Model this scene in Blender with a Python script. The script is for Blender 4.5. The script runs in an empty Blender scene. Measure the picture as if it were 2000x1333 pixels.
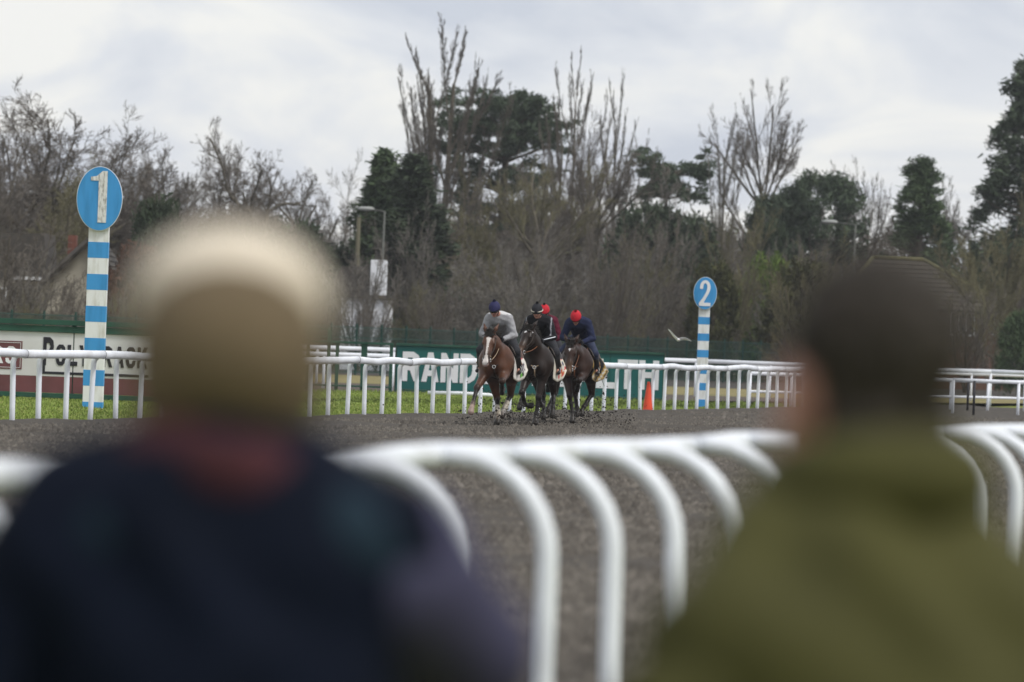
import bpy, bmesh, math, random
import numpy as np
from mathutils import Matrix, Vector
random.seed(7); RS = np.random.RandomState(11)
R = math.radians
S = bpy.context.scene
COL = S.collection
# ------------------------------------------------------------------ camera, world, sun, exposure
LENS, ROLL, EYE = 200.0, R(2.1), 1.62
cd = bpy.data.cameras.new('camera'); cam = bpy.data.objects.new('camera', cd); COL.objects.link(cam)
cd.lens = LENS; cd.sensor_width = 36; cd.clip_start = 0.1; cd.clip_end = 6000
cam.matrix_world = Matrix.Translation((0, 0, EYE)) @ Matrix.Rotation(R(90), 4, 'X') @ Matrix.Rotation(ROLL, 4, 'Z')
cd.dof.use_dof = True; cd.dof.focus_distance = 106.0; cd.dof.aperture_fstop = 2.9
S.camera = cam
S.view_settings.view_transform = 'Standard'; S.view_settings.look = 'None'
S.view_settings.exposure = 0.58; S.view_settings.gamma = 1.0; S.view_settings.use_curve_mapping = False
S.render.engine = 'CYCLES'; S.cycles.use_denoising = True
S.cycles.max_bounces = 5; S.cycles.diffuse_bounces = 3; S.cycles.glossy_bounces = 2; S.cycles.transparent_max_bounces = 4
S.render.film_transparent = False
SUN = Vector((0.55, -0.35, 0.85)).normalized()
sl = bpy.data.lights.new('sun', 'SUN'); so = bpy.data.objects.new('sun', sl); COL.objects.link(so)
sl.energy = 1.5; sl.angle = R(14); sl.color = (1, 0.965, 0.91)
so.rotation_euler = SUN.to_track_quat('Z', 'Y').to_euler()
W = bpy.data.worlds.new('World'); S.world = W; W.use_nodes = True
nt = W.node_tree; nt.nodes.clear(); N = nt.nodes.new; L = nt.links.new
wo = N('ShaderNodeOutputWorld'); bg = N('ShaderNodeBackground'); bg2 = N('ShaderNodeBackground'); ad = N('ShaderNodeMixShader')
sky = N('ShaderNodeTexSky'); sky.sky_type = 'NISHITA'; sky.sun_disc = False
sky.sun_elevation = math.asin(SUN.z); sky.sun_rotation = math.atan2(SUN.x, SUN.y)
sky.air_density = 1.0; sky.dust_density = 2.0
bg.inputs[1].default_value = 0.08
L(sky.outputs[0], bg.inputs[0])
tc = N('ShaderNodeTexCoord'); mp = N('ShaderNodeMapping'); mp.inputs['Scale'].default_value = (17, 17, 42); mp.inputs['Location'].default_value = (3.1, 0.4, 1.3)
no = N('ShaderNodeTexNoise'); no.inputs['Scale'].default_value = 1.0; no.inputs['Detail'].default_value = 7; no.inputs['Roughness'].default_value = 0.52; no.inputs['Distortion'].default_value = 0.5
cr = N('ShaderNodeValToRGB'); cr.color_ramp.elements[0].position = 0.38; cr.color_ramp.elements[0].color = (0.43, 0.46, 0.52, 1)
cr.color_ramp.elements[1].position = 0.60; cr.color_ramp.elements[1].color = (0.645, 0.645, 0.63, 1)
e = cr.color_ramp.elements.new(0.5); e.color = (0.535, 0.555, 0.59, 1)
L(tc.outputs['Generated'], mp.inputs[0]); L(mp.outputs[0], no.inputs['Vector']); L(no.outputs[0], cr.inputs[0]); L(cr.outputs[0], bg2.inputs[0])
bg2.inputs[1].default_value = 1.0; ad.inputs[0].default_value = 0.93
L(bg.outputs[0], ad.inputs[1]); L(bg2.outputs[0], ad.inputs[2]); L(ad.outputs[0], wo.inputs[0])

# ------------------------------------------------------------------ helpers
FPX = LENS / 36 * 2000; CA, SA = math.cos(ROLL), math.sin(ROLL)
def at(px, py, d):            # the world point at depth d on the line through a spot of the 2000 px wide photograph
    dx, dy = px - 1000, 666.5 - py
    return Vector(((dx * CA - dy * SA) / FPX * d, d, EYE + (dx * SA + dy * CA) / FPX * d))
def gnd(px, py):
    dx, dy = px - 1000, 666.5 - py
    return at(px, py, -EYE * FPX / (dx * SA + dy * CA)).xy.to_3d()
def ppm(d): return FPX / d
def tag(o, label=None, cat=None, group=None, kind=None):
    if label: o['label'] = label
    if cat: o['category'] = cat
    if group: o['group'] = group
    if kind: o['kind'] = kind
    return o
def empty(name, loc=(0, 0, 0), rz=0.0, label=None, cat=None, group=None):
    o = bpy.data.objects.new(name, None); COL.objects.link(o); o.location = loc; o.rotation_euler = (0, 0, rz)
    return tag(o, label, cat, group)
def mesh_data(name, v, f, m=None, smooth=False, col=None):
    me = bpy.data.meshes.new(name)
    v = np.asarray(v, np.float32).reshape(-1, 3)
    if isinstance(f, np.ndarray):
        k = f.shape[1]; n = len(f)
        me.vertices.add(len(v)); me.vertices.foreach_set('co', v.ravel())
        me.loops.add(n * k); me.loops.foreach_set('vertex_index', f.astype(np.int32).ravel())
        me.polygons.add(n); me.polygons.foreach_set('loop_start', np.arange(0, n * k, k, dtype=np.int32))
        me.update(calc_edges=True); me.validate()
    else:
        me.from_pydata([tuple(map(float, q)) for q in v], [], f); me.update()
    if smooth: me.polygons.foreach_set('use_smooth', np.ones(len(me.polygons), bool))
    if col is not None:
        a = me.color_attributes.new('Col', 'FLOAT_COLOR', 'POINT')
        a.data.foreach_set('color', np.concatenate([np.asarray(col, np.float32), np.ones((len(v), 1), np.float32)], 1).ravel())
    if m: me.materials.append(m)
    return me
def link(name, me, parent=None, loc=None, rz=0.0, scale=None):
    o = bpy.data.objects.new(name, me); COL.objects.link(o)
    if parent is not None: o.parent = parent
    if loc is not None: o.location = loc
    o.rotation_euler = (0, 0, rz)
    if scale is not None: o.scale = scale
    return o
def mk(name, vf, m, parent=None, smooth=False, col=None, loc=None):
    return link(name, mesh_data(name, vf[0], vf[1], m, smooth, col), parent, loc)
def copy_tree(o, parent=None):
    c = o.copy(); COL.objects.link(c); c.parent = parent
    for ch in list(o.children): copy_tree(ch, c)
    return c
def join(*parts):
    V, Fs = [], []
    for v, f in parts:
        b = len(V); V += [tuple(q) for q in v]; Fs += [tuple(int(i) + b for i in q) for q in f]
    return V, Fs
def box(x0, x1, y0, y1, z0, z1, bev=0.0):
    if bev <= 0:
        v = [(x, y, z) for z in (z0, z1) for y in (y0, y1) for x in (x0, x1)]
        return v, [(0, 2, 3, 1), (4, 5, 7, 6), (0, 1, 5, 4), (2, 6, 7, 3), (0, 4, 6, 2), (1, 3, 7, 5)]
    bm = bmesh.new(); bmesh.ops.create_cube(bm, size=1)
    for q in bm.verts: q.co = Vector(((x0 + x1) / 2 + q.co.x * (x1 - x0), (y0 + y1) / 2 + q.co.y * (y1 - y0), (z0 + z1) / 2 + q.co.z * (z1 - z0)))
    bmesh.ops.bevel(bm, geom=list(bm.edges), offset=bev, segments=2, affect='EDGES', profile=0.5)
    bm.verts.index_update(); r = ([tuple(q.co) for q in bm.verts], [tuple(q.index for q in fc.verts) for fc in bm.faces]); bm.free()
    return r
def xf(vf, M): return [tuple(M @ Vector(q)) for q in vf[0]], vf[1]
def tube(pts, rad, sides=8, flat=1.0, caps=True, up=(0, 0, 1)):
    P = [Vector(p) for p in pts]; n = len(P); V, Fs = [], []
    if not hasattr(rad, '__len__'): rad = [rad] * n
    for i in range(n):
        t = (P[min(i + 1, n - 1)] - P[max(i - 1, 0)]).normalized()
        a = t.cross(Vector(up))
        if a.length < 1e-3: a = t.cross(Vector((1, 0, 0)))
        a.normalize(); b = a.cross(t)
        for k in range(sides):
            q = 2 * math.pi * k / sides
            V.append(P[i] + a * math.cos(q) * rad[i] * flat + b * math.sin(q) * rad[i])
    for i in range(n - 1):
        for k in range(sides):
            k2 = (k + 1) % sides
            Fs.append((i * sides + k, i * sides + k2, (i + 1) * sides + k2, (i + 1) * sides + k))
    if caps:
        Fs.append(tuple(range(sides))[::-1]); Fs.append(tuple((n - 1) * sides + k for k in range(sides)))
    return V, Fs
def lathe(prof, sides=20):
    V = [(r * math.cos(2 * math.pi * k / sides), r * math.sin(2 * math.pi * k / sides), z) for r, z in prof for k in range(sides)]
    Fs = [(i * sides + k, i * sides + (k + 1) % sides, (i + 1) * sides + (k + 1) % sides, (i + 1) * sides + k) for i in range(len(prof) - 1) for k in range(sides)]
    Fs.append(tuple(range(sides))[::-1]); Fs.append(tuple((len(prof) - 1) * sides + k for k in range(sides)))
    return V, Fs
def prism(poly, y0, y1):      # an outline in x,z pushed from y0 to y1
    n = len(poly); V = [(x, y0, z) for x, z in poly] + [(x, y1, z) for x, z in poly]
    return V, [tuple(range(n))[::-1], tuple(range(n, 2 * n))] + [(i, (i + 1) % n, n + (i + 1) % n, n + i) for i in range(n)]
GLYPH = {  # heavy block capitals: outline, then holes
 'R': [[(0, 0), (0, 1), (.62, 1), (.93, .88), (1, .69), (.92, .5), (.72, .41), (1, 0), (.67, 0), (.44, .37), (.3, .37), (.3, 0)], [(.3, .80), (.57, .80), (.69, .69), (.57, .57), (.3, .57)]],
 'A': [[(0, 0), (.35, 1), (.65, 1), (1, 0), (.70, 0), (.64, .2), (.36, .2), (.3, 0)], [(.415, .39), (.585, .39), (.5, .69)]],
 'N': [[(0, 0), (0, 1), (.29, 1), (.71, .46), (.71, 1), (1, 1), (1, 0), (.71, 0), (.29, .54), (.29, 0)]],
 'D': [[(0, 0), (0, 1), (.55, 1), (.84, .88), (1, .66), (1, .34), (.84, .12), (.55, 0)], [(.3, .19), (.52, .19), (.65, .28), (.7, .42), (.7, .58), (.65, .72), (.52, .81), (.3, .81)]],
 'O': [[(.3, 0), (.1, .12), (0, .35), (0, .65), (.1, .88), (.3, 1), (.7, 1), (.9, .88), (1, .65), (1, .35), (.9, .12), (.7, 0)], [(.4, .19), (.6, .19), (.7, .36), (.7, .64), (.6, .81), (.4, .81), (.3, .64), (.3, .36)]],
 'X': [[(0, 0), (.33, .5), (.02, 1), (.35, 1), (.5, .72), (.65, 1), (.98, 1), (.67, .5), (1, 0), (.66, 0), (.5, .29), (.34, 0)]],
 'H': [[(0, 0), (0, 1), (.31, 1), (.31, .6), (.69, .6), (.69, 1), (1, 1), (1, 0), (.69, 0), (.69, .4), (.31, .4), (.31, 0)]],
 'E': [[(0, 0), (0, 1), (1, 1), (1, .8), (.34, .8), (.34, .6), (.9, .6), (.9, .41), (.34, .41), (.34, .2), (1, .2), (1, 0)]],
 'L': [[(0, 0), (0, 1), (.34, 1), (.34, .21), (1, .21), (1, 0)]], 'T': [[(.34, 0), (.34, .79), (0, .79), (0, 1), (1, 1), (1, .79), (.66, .79), (.66, 0)]],
 'P': [[(0, 0), (0, 1), (.62, 1), (.93, .88), (1, .68), (.93, .47), (.62, .35), (.32, .35), (.32, 0)], [(.32, .79), (.57, .79), (.68, .67), (.57, .55), (.32, .55)]],
 'Y': [[(.35, 0), (.35, .4), (0, 1), (.34, 1), (.5, .65), (.66, 1), (1, 1), (.65, .4), (.65, 0)]],
 'C': [[(1, .36), (.9, .12), (.7, 0), (.3, 0), (.1, .12), (0, .35), (0, .65), (.1, .88), (.3, 1), (.7, 1), (.9, .88), (1, .64), (.69, .64), (.6, .81), (.4, .81), (.31, .64), (.31, .36), (.4, .19), (.6, .19), (.69, .36)]],
 'K': [[(0, 0), (0, 1), (.31, 1), (.31, .6), (.62, 1), (1, 1), (.6, .54), (1, 0), (.64, 0), (.4, .36), (.31, .26), (.31, 0)]],
 'S': [[(0, .32), (.05, .1), (.28, 0), (.72, 0), (.95, .12), (1, .3), (.93, .47), (.7, .57), (.4, .64), (.33, .73), (.42, .83), (.6, .83), (.68, .72), (.97, .72), (.92, .9), (.7, 1), (.3, 1), (.08, .88), (.02, .7), (.1, .53), (.33, .44), (.62, .37), (.69, .27), (.6, .17), (.4, .17), (.3, .32)]],
}
def block_text(s, x0, x1, z0, z1, y, m, parent, gap=0.12, depth=0.012):
    n = len(s); w = (x1 - x0) / (n + gap * (n - 1))
    for i, ch in enumerate(s):
        cu = bpy.data.curves.new('letter', 'CURVE'); cu.dimensions = '2D'; cu.fill_mode = 'BOTH'; cu.extrude = 0.5
        for pl in GLYPH[ch]:
            sp = cu.splines.new('POLY'); sp.points.add(len(pl) - 1); sp.use_cyclic_u = True
            for p, (a, b) in zip(sp.points, pl): p.co = (a, b, 0, 1)
        ob = bpy.data.objects.new('letter', cu); COL.objects.link(ob)
        me = bpy.data.meshes.new_from_object(ob.evaluated_get(bpy.context.evaluated_depsgraph_get())); bpy.data.objects.remove(ob)
        co = np.array([q.co[:] for q in me.vertices]); xx0 = x0 + i * w * (1 + gap)
        new = np.stack([xx0 + co[:, 0] * w, y - (co[:, 2] + 0.5) * depth, z0 + co[:, 1] * (z1 - z0)], 1)
        me.vertices.foreach_set('co', new.astype(np.float32).ravel()); me.update(); me.name = 'letter'; me.materials.clear(); me.materials.append(m); link('letter', me, parent)

MATS = {}
def mat(name, c, c2=None, scale=4.0, rough=0.7, bump=0.0, bscale=20.0, attr=False, spec=0.3, detail=4, lo=0.35, hi=0.65, island=0.0, stretch=None, sub=0.0, coat=0.0, sheen=0.0):
    m = bpy.data.materials.new(name); m.use_nodes = True; t = m.node_tree; b = t.nodes['Principled BSDF']; n = t.nodes.new; l = t.links.new
    b.inputs['Roughness'].default_value = rough; b.inputs['Specular IOR Level'].default_value = spec
    if coat: b.inputs['Coat Weight'].default_value = coat
    if sheen: b.inputs['Sheen Weight'].default_value = sheen
    co = n('ShaderNodeTexCoord'); vec = co.outputs['Object']
    if stretch:
        mpn = n('ShaderNodeMapping'); mpn.inputs['Scale'].default_value = stretch; l(vec, mpn.inputs[0]); vec = mpn.outputs[0]
    src = None
    if attr:
        a = n('ShaderNodeVertexColor'); a.layer_name = 'Col'; src = a.outputs[0]
    c2 = c2 or tuple(x * 0.8 for x in c)
    nz = n('ShaderNodeTexNoise'); nz.inputs['Scale'].default_value = scale; nz.inputs['Detail'].default_value = detail; l(vec, nz.inputs['Vector'])
    mr = n('ShaderNodeMapRange'); mr.inputs[1].default_value = lo; mr.inputs[2].default_value = hi; l(nz.outputs[0], mr.inputs[0])
    mx = n('ShaderNodeMix'); mx.data_type = 'RGBA'; l(mr.outputs[0], mx.inputs[0])
    if attr:
        mu = n('ShaderNodeMix'); mu.data_type = 'RGBA'; mu.blend_type = 'MULTIPLY'; mu.inputs[0].default_value = 1
        mx.inputs[6].default_value = (*c, 1); mx.inputs[7].default_value = (*c2, 1)
        l(src, mu.inputs[6]); l(mx.outputs[2], mu.inputs[7]); out = mu.outputs[2]
    else:
        mx.inputs[6].default_value = (*c, 1); mx.inputs[7].default_value = (*c2, 1); out = mx.outputs[2]
    if island:
        g = n('ShaderNodeNewGeometry'); hv = n('ShaderNodeHueSaturation'); r2 = n('ShaderNodeMapRange'); r2.inputs[3].default_value = 1 - island; r2.inputs[4].default_value = 1 + island
        l(g.outputs['Random Per Island'], r2.inputs[0]); l(r2.outputs[0], hv.inputs['Value']); l(out, hv.inputs['Color']); out = hv.outputs[0]
    l(out, b.inputs['Base Color'])
    if bump:
        n2 = n('ShaderNodeTexNoise'); n2.inputs['Scale'].default_value = bscale; n2.inputs['Detail'].default_value = 5; l(vec, n2.inputs['Vector'])
        bp = n('ShaderNodeBump'); bp.inputs['Strength'].default_value = bump; bp.inputs['Distance'].default_value = 0.02; l(n2.outputs[0], bp.inputs['Height']); l(bp.outputs[0], b.inputs['Normal'])
    MATS[name] = m
    return m

# ---- organic bodies: smooth union of tapered limbs, skinned on a grid
class Body:
    def __init__(s, h): s.h = h; s.p = []
    def c(s, a, b, ra, rb, col=(1, 1, 1), k=0.04): s.p.append(('c', np.array(a, float), np.array(b, float), ra, rb, col, k)); return s
    def e(s, cen, rad, col=(1, 1, 1), k=0.04, M=None): s.p.append(('e', np.array(cen, float), np.array(rad, float), M, None, col, k)); return s
    @staticmethod
    def dist(p, X):
        if p[0] == 'c':
            a, b, ra, rb = p[1:5]; ba = b - a; q = X - a
            t = np.clip((q @ ba) / max(ba @ ba, 1e-9), 0, 1)
            return np.linalg.norm(q - t[..., None] * ba, axis=-1) - (ra + (rb - ra) * t)
        q = X - p[1]
        if p[3] is not None: q = q @ np.array(p[3])
        k0 = np.linalg.norm(q / p[2], axis=-1); k1 = np.linalg.norm(q / p[2] ** 2, axis=-1) + 1e-9
        return k0 * (k0 - 1) / k1
    def mesh(s, grow=0.0, post=None):
        h = s.h; lo = np.full(3, 1e9); hi = -lo; bbs = []
        for p in s.p:
            if p[0] == 'c': r = max(p[3], p[4]); l0 = np.minimum(p[1], p[2]) - r; h0 = np.maximum(p[1], p[2]) + r
            else: r = p[2].max(); l0 = p[1] - r; h0 = p[1] + r
            l0 = l0 - grow; h0 = h0 + grow; bbs.append((l0, h0)); lo = np.minimum(lo, l0); hi = np.maximum(hi, h0)
        lo = lo - 3 * h; n = np.ceil((hi - lo) / h).astype(int) + 4
        f = np.full(n, 9.0)
        for p, (l0, h0) in zip(s.p, bbs):
            m = p[6] + 2.5 * h
            i0 = np.maximum(((l0 - m - lo) / h).astype(int), 0); i1 = np.minimum(((h0 + m - lo) / h).astype(int) + 2, n)
            ax = [lo[k] + h * np.arange(i0[k], i1[k]) for k in range(3)]
            X = np.stack(np.meshgrid(*ax, indexing='ij'), -1); d = s.dist(p, X) - grow
            sl_ = tuple(slice(i0[k], i1[k]) for k in range(3)); a = f[sl_]; k = p[6]
            g = np.maximum(k - np.abs(a - d), 0) / k; f[sl_] = np.minimum(a, d) - g * g * k * 0.25
        if post is not None: f = post(f, lo, h)
        v, q = surface_nets(f, lo, h)
        ds = np.stack([s.dist(p, v) for p in s.p], 1); w = np.exp(-np.clip(ds - ds.min(1, keepdims=True), 0, 1) / 0.012)
        w /= w.sum(1, keepdims=True); col = w @ np.array([p[5] for p in s.p], float)
        return v, q, col
def surface_nets(f, lo, h):
    n = np.array(f.shape) - 1
    cs = [(i, j, k) for i in (0, 1) for j in (0, 1) for k in (0, 1)]
    g = lambda c: f[c[0]:c[0] + n[0], c[1]:c[1] + n[1], c[2]:c[2] + n[2]]
    cnt = sum((g(c) < 0).astype(np.int8) for c in cs); mk_ = (cnt > 0) & (cnt < 8)
    idx = np.full(n, -1, int); idx[mk_] = np.arange(mk_.sum()); ijk = np.argwhere(mk_)
    acc = np.zeros((len(ijk), 3)); num = np.zeros(len(ijk)); val = {c: g(c)[mk_] for c in cs}
    for a in cs:
        for ax in range(3):
            if a[ax]: continue
            b = list(a); b[ax] = 1; b = tuple(b); fa, fb = val[a], val[b]; x = (fa < 0) != (fb < 0)
            t = np.where(x, fa / np.where(x, fa - fb, 1), 0); pos = np.array(a, float) + t[:, None] * (np.array(b) - np.array(a))
            acc += pos * x[:, None]; num += x
    v = lo + h * (ijk + acc / num[:, None]); Q = []
    for ax in range(3):
        u, w = [(1, 2), (2, 0), (0, 1)][ax]
        s0 = [slice(1, -1)] * 3; s1 = list(s0); s0[ax] = slice(0, -1); s1[ax] = slice(1, None)
        A, B = f[tuple(s0)] < 0, f[tuple(s1)] < 0; e_ = np.argwhere(A != B); off = np.array([1, 1, 1]); off[ax] = 0; e_ = e_ + off
        if len(e_) == 0: continue
        flip = ~(f[tuple(e_.T)] < 0); du = np.zeros(3, int); du[u] = 1; dw = np.zeros(3, int); dw[w] = 1
        c0 = idx[tuple((e_ - du - dw).T)]; c1 = idx[tuple((e_ - dw).T)]; c2 = idx[tuple(e_.T)]; c3 = idx[tuple((e_ - du).T)]
        q = np.stack([c0, c1, c2, c3], 1); q[flip] = q[flip][:, ::-1]; Q.append(q)
    return v, np.concatenate(Q)

# ------------------------------------------------------------------ materials of the setting
mat('grass_ground', (0.21, 0.235, 0.05), (0.16, 0.185, 0.04), 0.9, 0.95, 0.2, 14, spec=0.1)
mat('grass_blade', (0.235, 0.31, 0.075), (0.165, 0.225, 0.055), 0.35, 0.8, spec=0.1, island=0.12)
mat('dirt', (0.12, 0.10, 0.082), (0.07, 0.06, 0.052), 2.2, 0.95, 0.25, 9, spec=0.1)
mat('dry_grass', (0.26, 0.21, 0.10), (0.17, 0.16, 0.07), 0.35, 0.95, 0.2, 6, spec=0.1)
mat('far_soil', (0.075, 0.066, 0.058), (0.05, 0.046, 0.04), 0.4, 0.95, 0.2, 5, spec=0.1)
mat('litter', (0.07, 0.06, 0.04), (0.045, 0.045, 0.028), 0.3, 0.95, 0.2, 4, spec=0.1)
mat('track_sand', (0.09, 0.08, 0.069), (0.063, 0.056, 0.048), 5.5, 0.95, 0.5, 26, spec=0.12, detail=9)  # base darkened to paint the shade in pits between the clods
mat('clod', (0.142, 0.128, 0.111), (0.092, 0.082, 0.071), 0.8, 0.95, spec=0.1, island=0.32)
mat('rail_white', (0.83, 0.86, 0.92), (0.66, 0.67, 0.69), 2.3, 0.42, 0.05, 8, spec=0.35, lo=0.48, hi=0.78, detail=8)
mat('rail_grey', (0.33, 0.34, 0.33), (0.27, 0.27, 0.26), 1.3, 0.45, spec=0.3)
mat('joint', (0.30, 0.30, 0.31), rough=0.6)
mat('teal', (0.012, 0.125, 0.115), (0.008, 0.10, 0.092), 0.8, 0.5, spec=0.3)
mat('green_frame', (0.022, 0.088, 0.058), (0.015, 0.06, 0.04), 3, 0.5)
mat('board_white', (0.70, 0.70, 0.71), (0.60, 0.59, 0.58), 1.1, 0.55, spec=0.25)
mat('letter_white', (0.82, 0.83, 0.85), (0.72, 0.72, 0.73), 2, 0.5)
mat('maroon', (0.17, 0.06, 0.065), (0.13, 0.05, 0.052), 2, 0.6)
mat('ink', (0.022, 0.022, 0.03), rough=0.5)
mat('sign_blue', (0.055, 0.31, 0.66), (0.035, 0.23, 0.50), 6, 0.5, stretch=(1, 1, 0.18), lo=0.45, hi=0.75, detail=8)
mat('sign_white', (0.80, 0.81, 0.81), (0.46, 0.44, 0.36), 7, 0.55, stretch=(1, 1, 0.25), lo=0.48, hi=0.8, detail=8)
mat('digit_worn', (0.74, 0.74, 0.72), (0.34, 0.33, 0.30), 22, 0.7, stretch=(1, 1, 0.35), lo=0.46, hi=0.66, detail=8)
mat('fence_green', (0.010, 0.06, 0.045), (0.008, 0.045, 0.035), 3, 0.5)
mat('cone_orange', (0.78, 0.085, 0.03), (0.65, 0.06, 0.025), 5, 0.5)
mat('steel', (0.11, 0.115, 0.10), (0.08, 0.085, 0.075), 3, 0.5)
mat('wood_pole', (0.11, 0.10, 0.065), (0.08, 0.075, 0.045), 3, 0.8, stretch=(1, 1, 0.1))

# ------------------------------------------------------------------ ground
T = Vector((0.2288, 0.9735, 0)); NRM = Vector((-0.9735, 0.2288, 0))      # along the course, and out over the far rail
FAR0 = Vector((-7.9, 90.4, 0)); NEAR0 = Vector((-4.84 + 0.2347 * 20, 20, 0))
def sheet(name, pts, z, m, label=None):
    ar = sum(pts[i][0] * pts[(i + 1) % len(pts)][1] - pts[(i + 1) % len(pts)][0] * pts[i][1] for i in range(len(pts)))
    pts = pts if ar > 0 else pts[::-1]
    o = mk(name, ([(p[0], p[1], z) for p in pts], [tuple(range(len(pts)))]), MATS[m]); o['kind'] = 'structure'
    return o
sheet('ground', [(-900, -60), (900, -60), (900, 1500), (-900, 1500)], -0.05, 'litter')
def fl(u, v=0.0): q = FAR0 + T * u + NRM * v; return (q.x, q.y)
sheet('dry_grass_field', [(-60, 120), (80, 150), (80, 300), (-60, 236)], -0.034, 'dry_grass')
sheet('far_track', [(-60, 226), (80, 250), (80, 318), (-60, 262)], -0.026, 'far_soil')
sheet('dirt_path', [(-60, 118), (-16, 122), (-5, 160), (7, 166), (50, 196), (50, 222), (6, 196), (-60, 186)], -0.018, 'dirt')
sheet('grass_verge', [fl(-40, -0.1), fl(140, -0.1), (40, 220), (19, 195), (6.6, 171), (-4.6, 165.5), (-11.5, 127.5), (-14.5, 118), (-30, 100), (-30, 52)], -0.010, 'grass_ground')
sheet('spectator_lawn', [(-12, -40), (40, -40), (40, 180), tuple((NEAR0 + T * 150 + NRM * -0.3).xy), tuple((NEAR0 + T * -50 + NRM * -0.3).xy)], -0.006, 'grass_ground')
# the racing surface: harrowed, uneven sand sheet between the two rails
NU, NV = 620, 140
WID = 22.7
uu = np.linspace(-80, 100, NU); vv = np.linspace(-WID, 0.35, NV)
U_, V_ = np.meshgrid(uu, vv, indexing='ij')
def fnoise(x, y, seed, n=24, fmin=0.3, fmax=6.0):
    r = np.random.RandomState(seed); z = np.zeros_like(x)
    for i in range(n):
        fr = fmin * (fmax / fmin) ** r.rand(); a = r.rand() * 6.283; z += np.sin(2 * np.pi * fr * (x * math.cos(a) + y * math.sin(a)) + r.rand() * 6.283) / fr ** 0.6
    return z / n ** 0.5
Zt = 0.007 * fnoise(U_, V_, 3, 30, 0.08, 1.6) + 0.004 * RS.randn(NU, NV)
Zt += 0.05 * np.exp(-((V_ + 0.05) / 0.35) ** 2)           # the lip thrown up along the far rail
Zt[:, -1] = -0.1; Zt[:, 0] = -0.02
gx = FAR0.x + T.x * U_ + NRM.x * V_; gy = FAR0.y + T.y * U_ + NRM.y * V_
vid = np.arange(NU * NV).reshape(NU, NV)
q = np.stack([vid[:-1, :-1], vid[:-1, 1:], vid[1:, 1:], vid[1:, :-1]], -1).reshape(-1, 4)[:, ::-1]
o = mk('race_track', (np.stack([gx, gy, Zt + 0.02], -1).reshape(-1, 3), q), MATS['track_sand'], smooth=True); o['kind'] = 'structure'
# clods and crumbs lying on it, too many to count
OCT = np.array([(1, 0, 0), (-1, 0, 0), (0, 1, 0), (0, -1, 0), (0, 0, 1), (0, 0, -1)], float)
OCF = np.array([(0, 2, 4), (2, 1, 4), (1, 3, 4), (3, 0, 4), (2, 0, 5), (1, 2, 5), (3, 1, 5), (0, 3, 5)])
def lumps(P, size, flat=0.6):
    n = len(P); a = RS.rand(n) * 6.283; sc = size[:, None, None] * (0.6 + 0.8 * RS.rand(n, 6, 1))
    v = OCT[None] * sc; c, s_ = np.cos(a)[:, None], np.sin(a)[:, None]
    v = np.stack([v[..., 0] * c - v[..., 1] * s_, v[..., 0] * s_ + v[..., 1] * c, v[..., 2] * flat], -1) + P[:, None]
    return v.reshape(-1, 3), (OCF[None] + 6 * np.arange(n)[:, None, None]).reshape(-1, 3)
def mounds(P, size):           # half-buried crumbs: an apex over four uneven feet
    n = len(P); a = RS.rand(n, 1) * 6.283 + np.arange(4) * 1.571 + RS.randn(n, 4) * .25; r = size[:, None] * (0.7 + 0.8 * RS.rand(n, 4))
    ft = np.stack([P[:, :1] + np.cos(a) * r, P[:, 1:2] + np.sin(a) * r, np.repeat(P[:, 2:] - .008, 4, 1)], -1); ap = P + np.stack([RS.randn(n) * .3, RS.randn(n) * .3, .75 + .7 * RS.rand(n)], 1) * size[:, None]
    V = np.concatenate([ft, ap[:, None]], 1).reshape(-1, 3); f = np.array([(0, 1, 4), (1, 2, 4), (2, 3, 4), (3, 0, 4)]); return V, (f[None] + 5 * np.arange(n)[:, None, None]).reshape(-1, 3)
n = 240000
u_ = RS.rand(n); Y = 26 * (152 / 26) ** (u_ ** 0.86); X = (RS.rand(n) * 2 - 1) * (0.094 * Y + 0.5)
v_ = (X - FAR0.x) * NRM.x + (Y - FAR0.y) * NRM.y; ok = (v_ < 0.15) & (v_ > -WID)
P = np.stack([X, Y, np.full(n, 0.014)], 1)[ok]
sz = np.clip(np.exp(RS.randn(len(P)) * 0.38) * 0.022, 0.01, 0.055) * (1 + 0.25 * np.clip(fnoise(P[:, 0], P[:, 1], 9, 14, 0.15, 1.2), -1, 1))
sz[v_[ok] > -0.3] *= 0.7
o = mk('track_clods', mounds(P, sz), MATS['clod']); tag(o, 'loose dark clods and crumbs strewn over the grey track surface', 'clods', kind='stuff')
# grass blades of the verge
n = 150000
Y = 86 + RS.rand(n) * 102; X = (RS.rand(n) * 2 - 1) * (0.095 * Y + 1.5)
v_ = (X - FAR0.x) * NRM.x + (Y - FAR0.y) * NRM.y
lim = np.interp(X, [-30, -14.5, -11.5, -4.6, 6.6, 19], [100, 118, 127.5, 165.5, 171, 195])
ok = (v_ > 0.2) & (Y < lim + 0.6); X, Y, lim = X[ok], Y[ok], lim[ok]; n = len(X)
edge = np.clip((Y - lim + 3) / 3, 0, 1) + np.clip((0.7 - v_[ok]) / 0.5, 0, 1)
hgt = (0.016 + 0.026 * RS.rand(n)) * (1 + 1.0 * edge) * (1 + 0.5 * (fnoise(X, Y, 5, 10, 0.1, 0.6) > 0.6)); a = RS.rand(n) * 6.283; w = 0.012 + 0.02 * RS.rand(n)
lean = RS.randn(n, 2) * 0.02
w *= 0.7
V = np.stack([np.stack([X - np.cos(a) * w, Y - np.sin(a) * w, np.full(n, -0.012)], 1), np.stack([X + np.cos(a) * w, Y + np.sin(a) * w, np.full(n, -0.012)], 1),
              np.stack([X + lean[:, 0], Y + lean[:, 1], hgt], 1)], 1).reshape(-1, 3)
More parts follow.
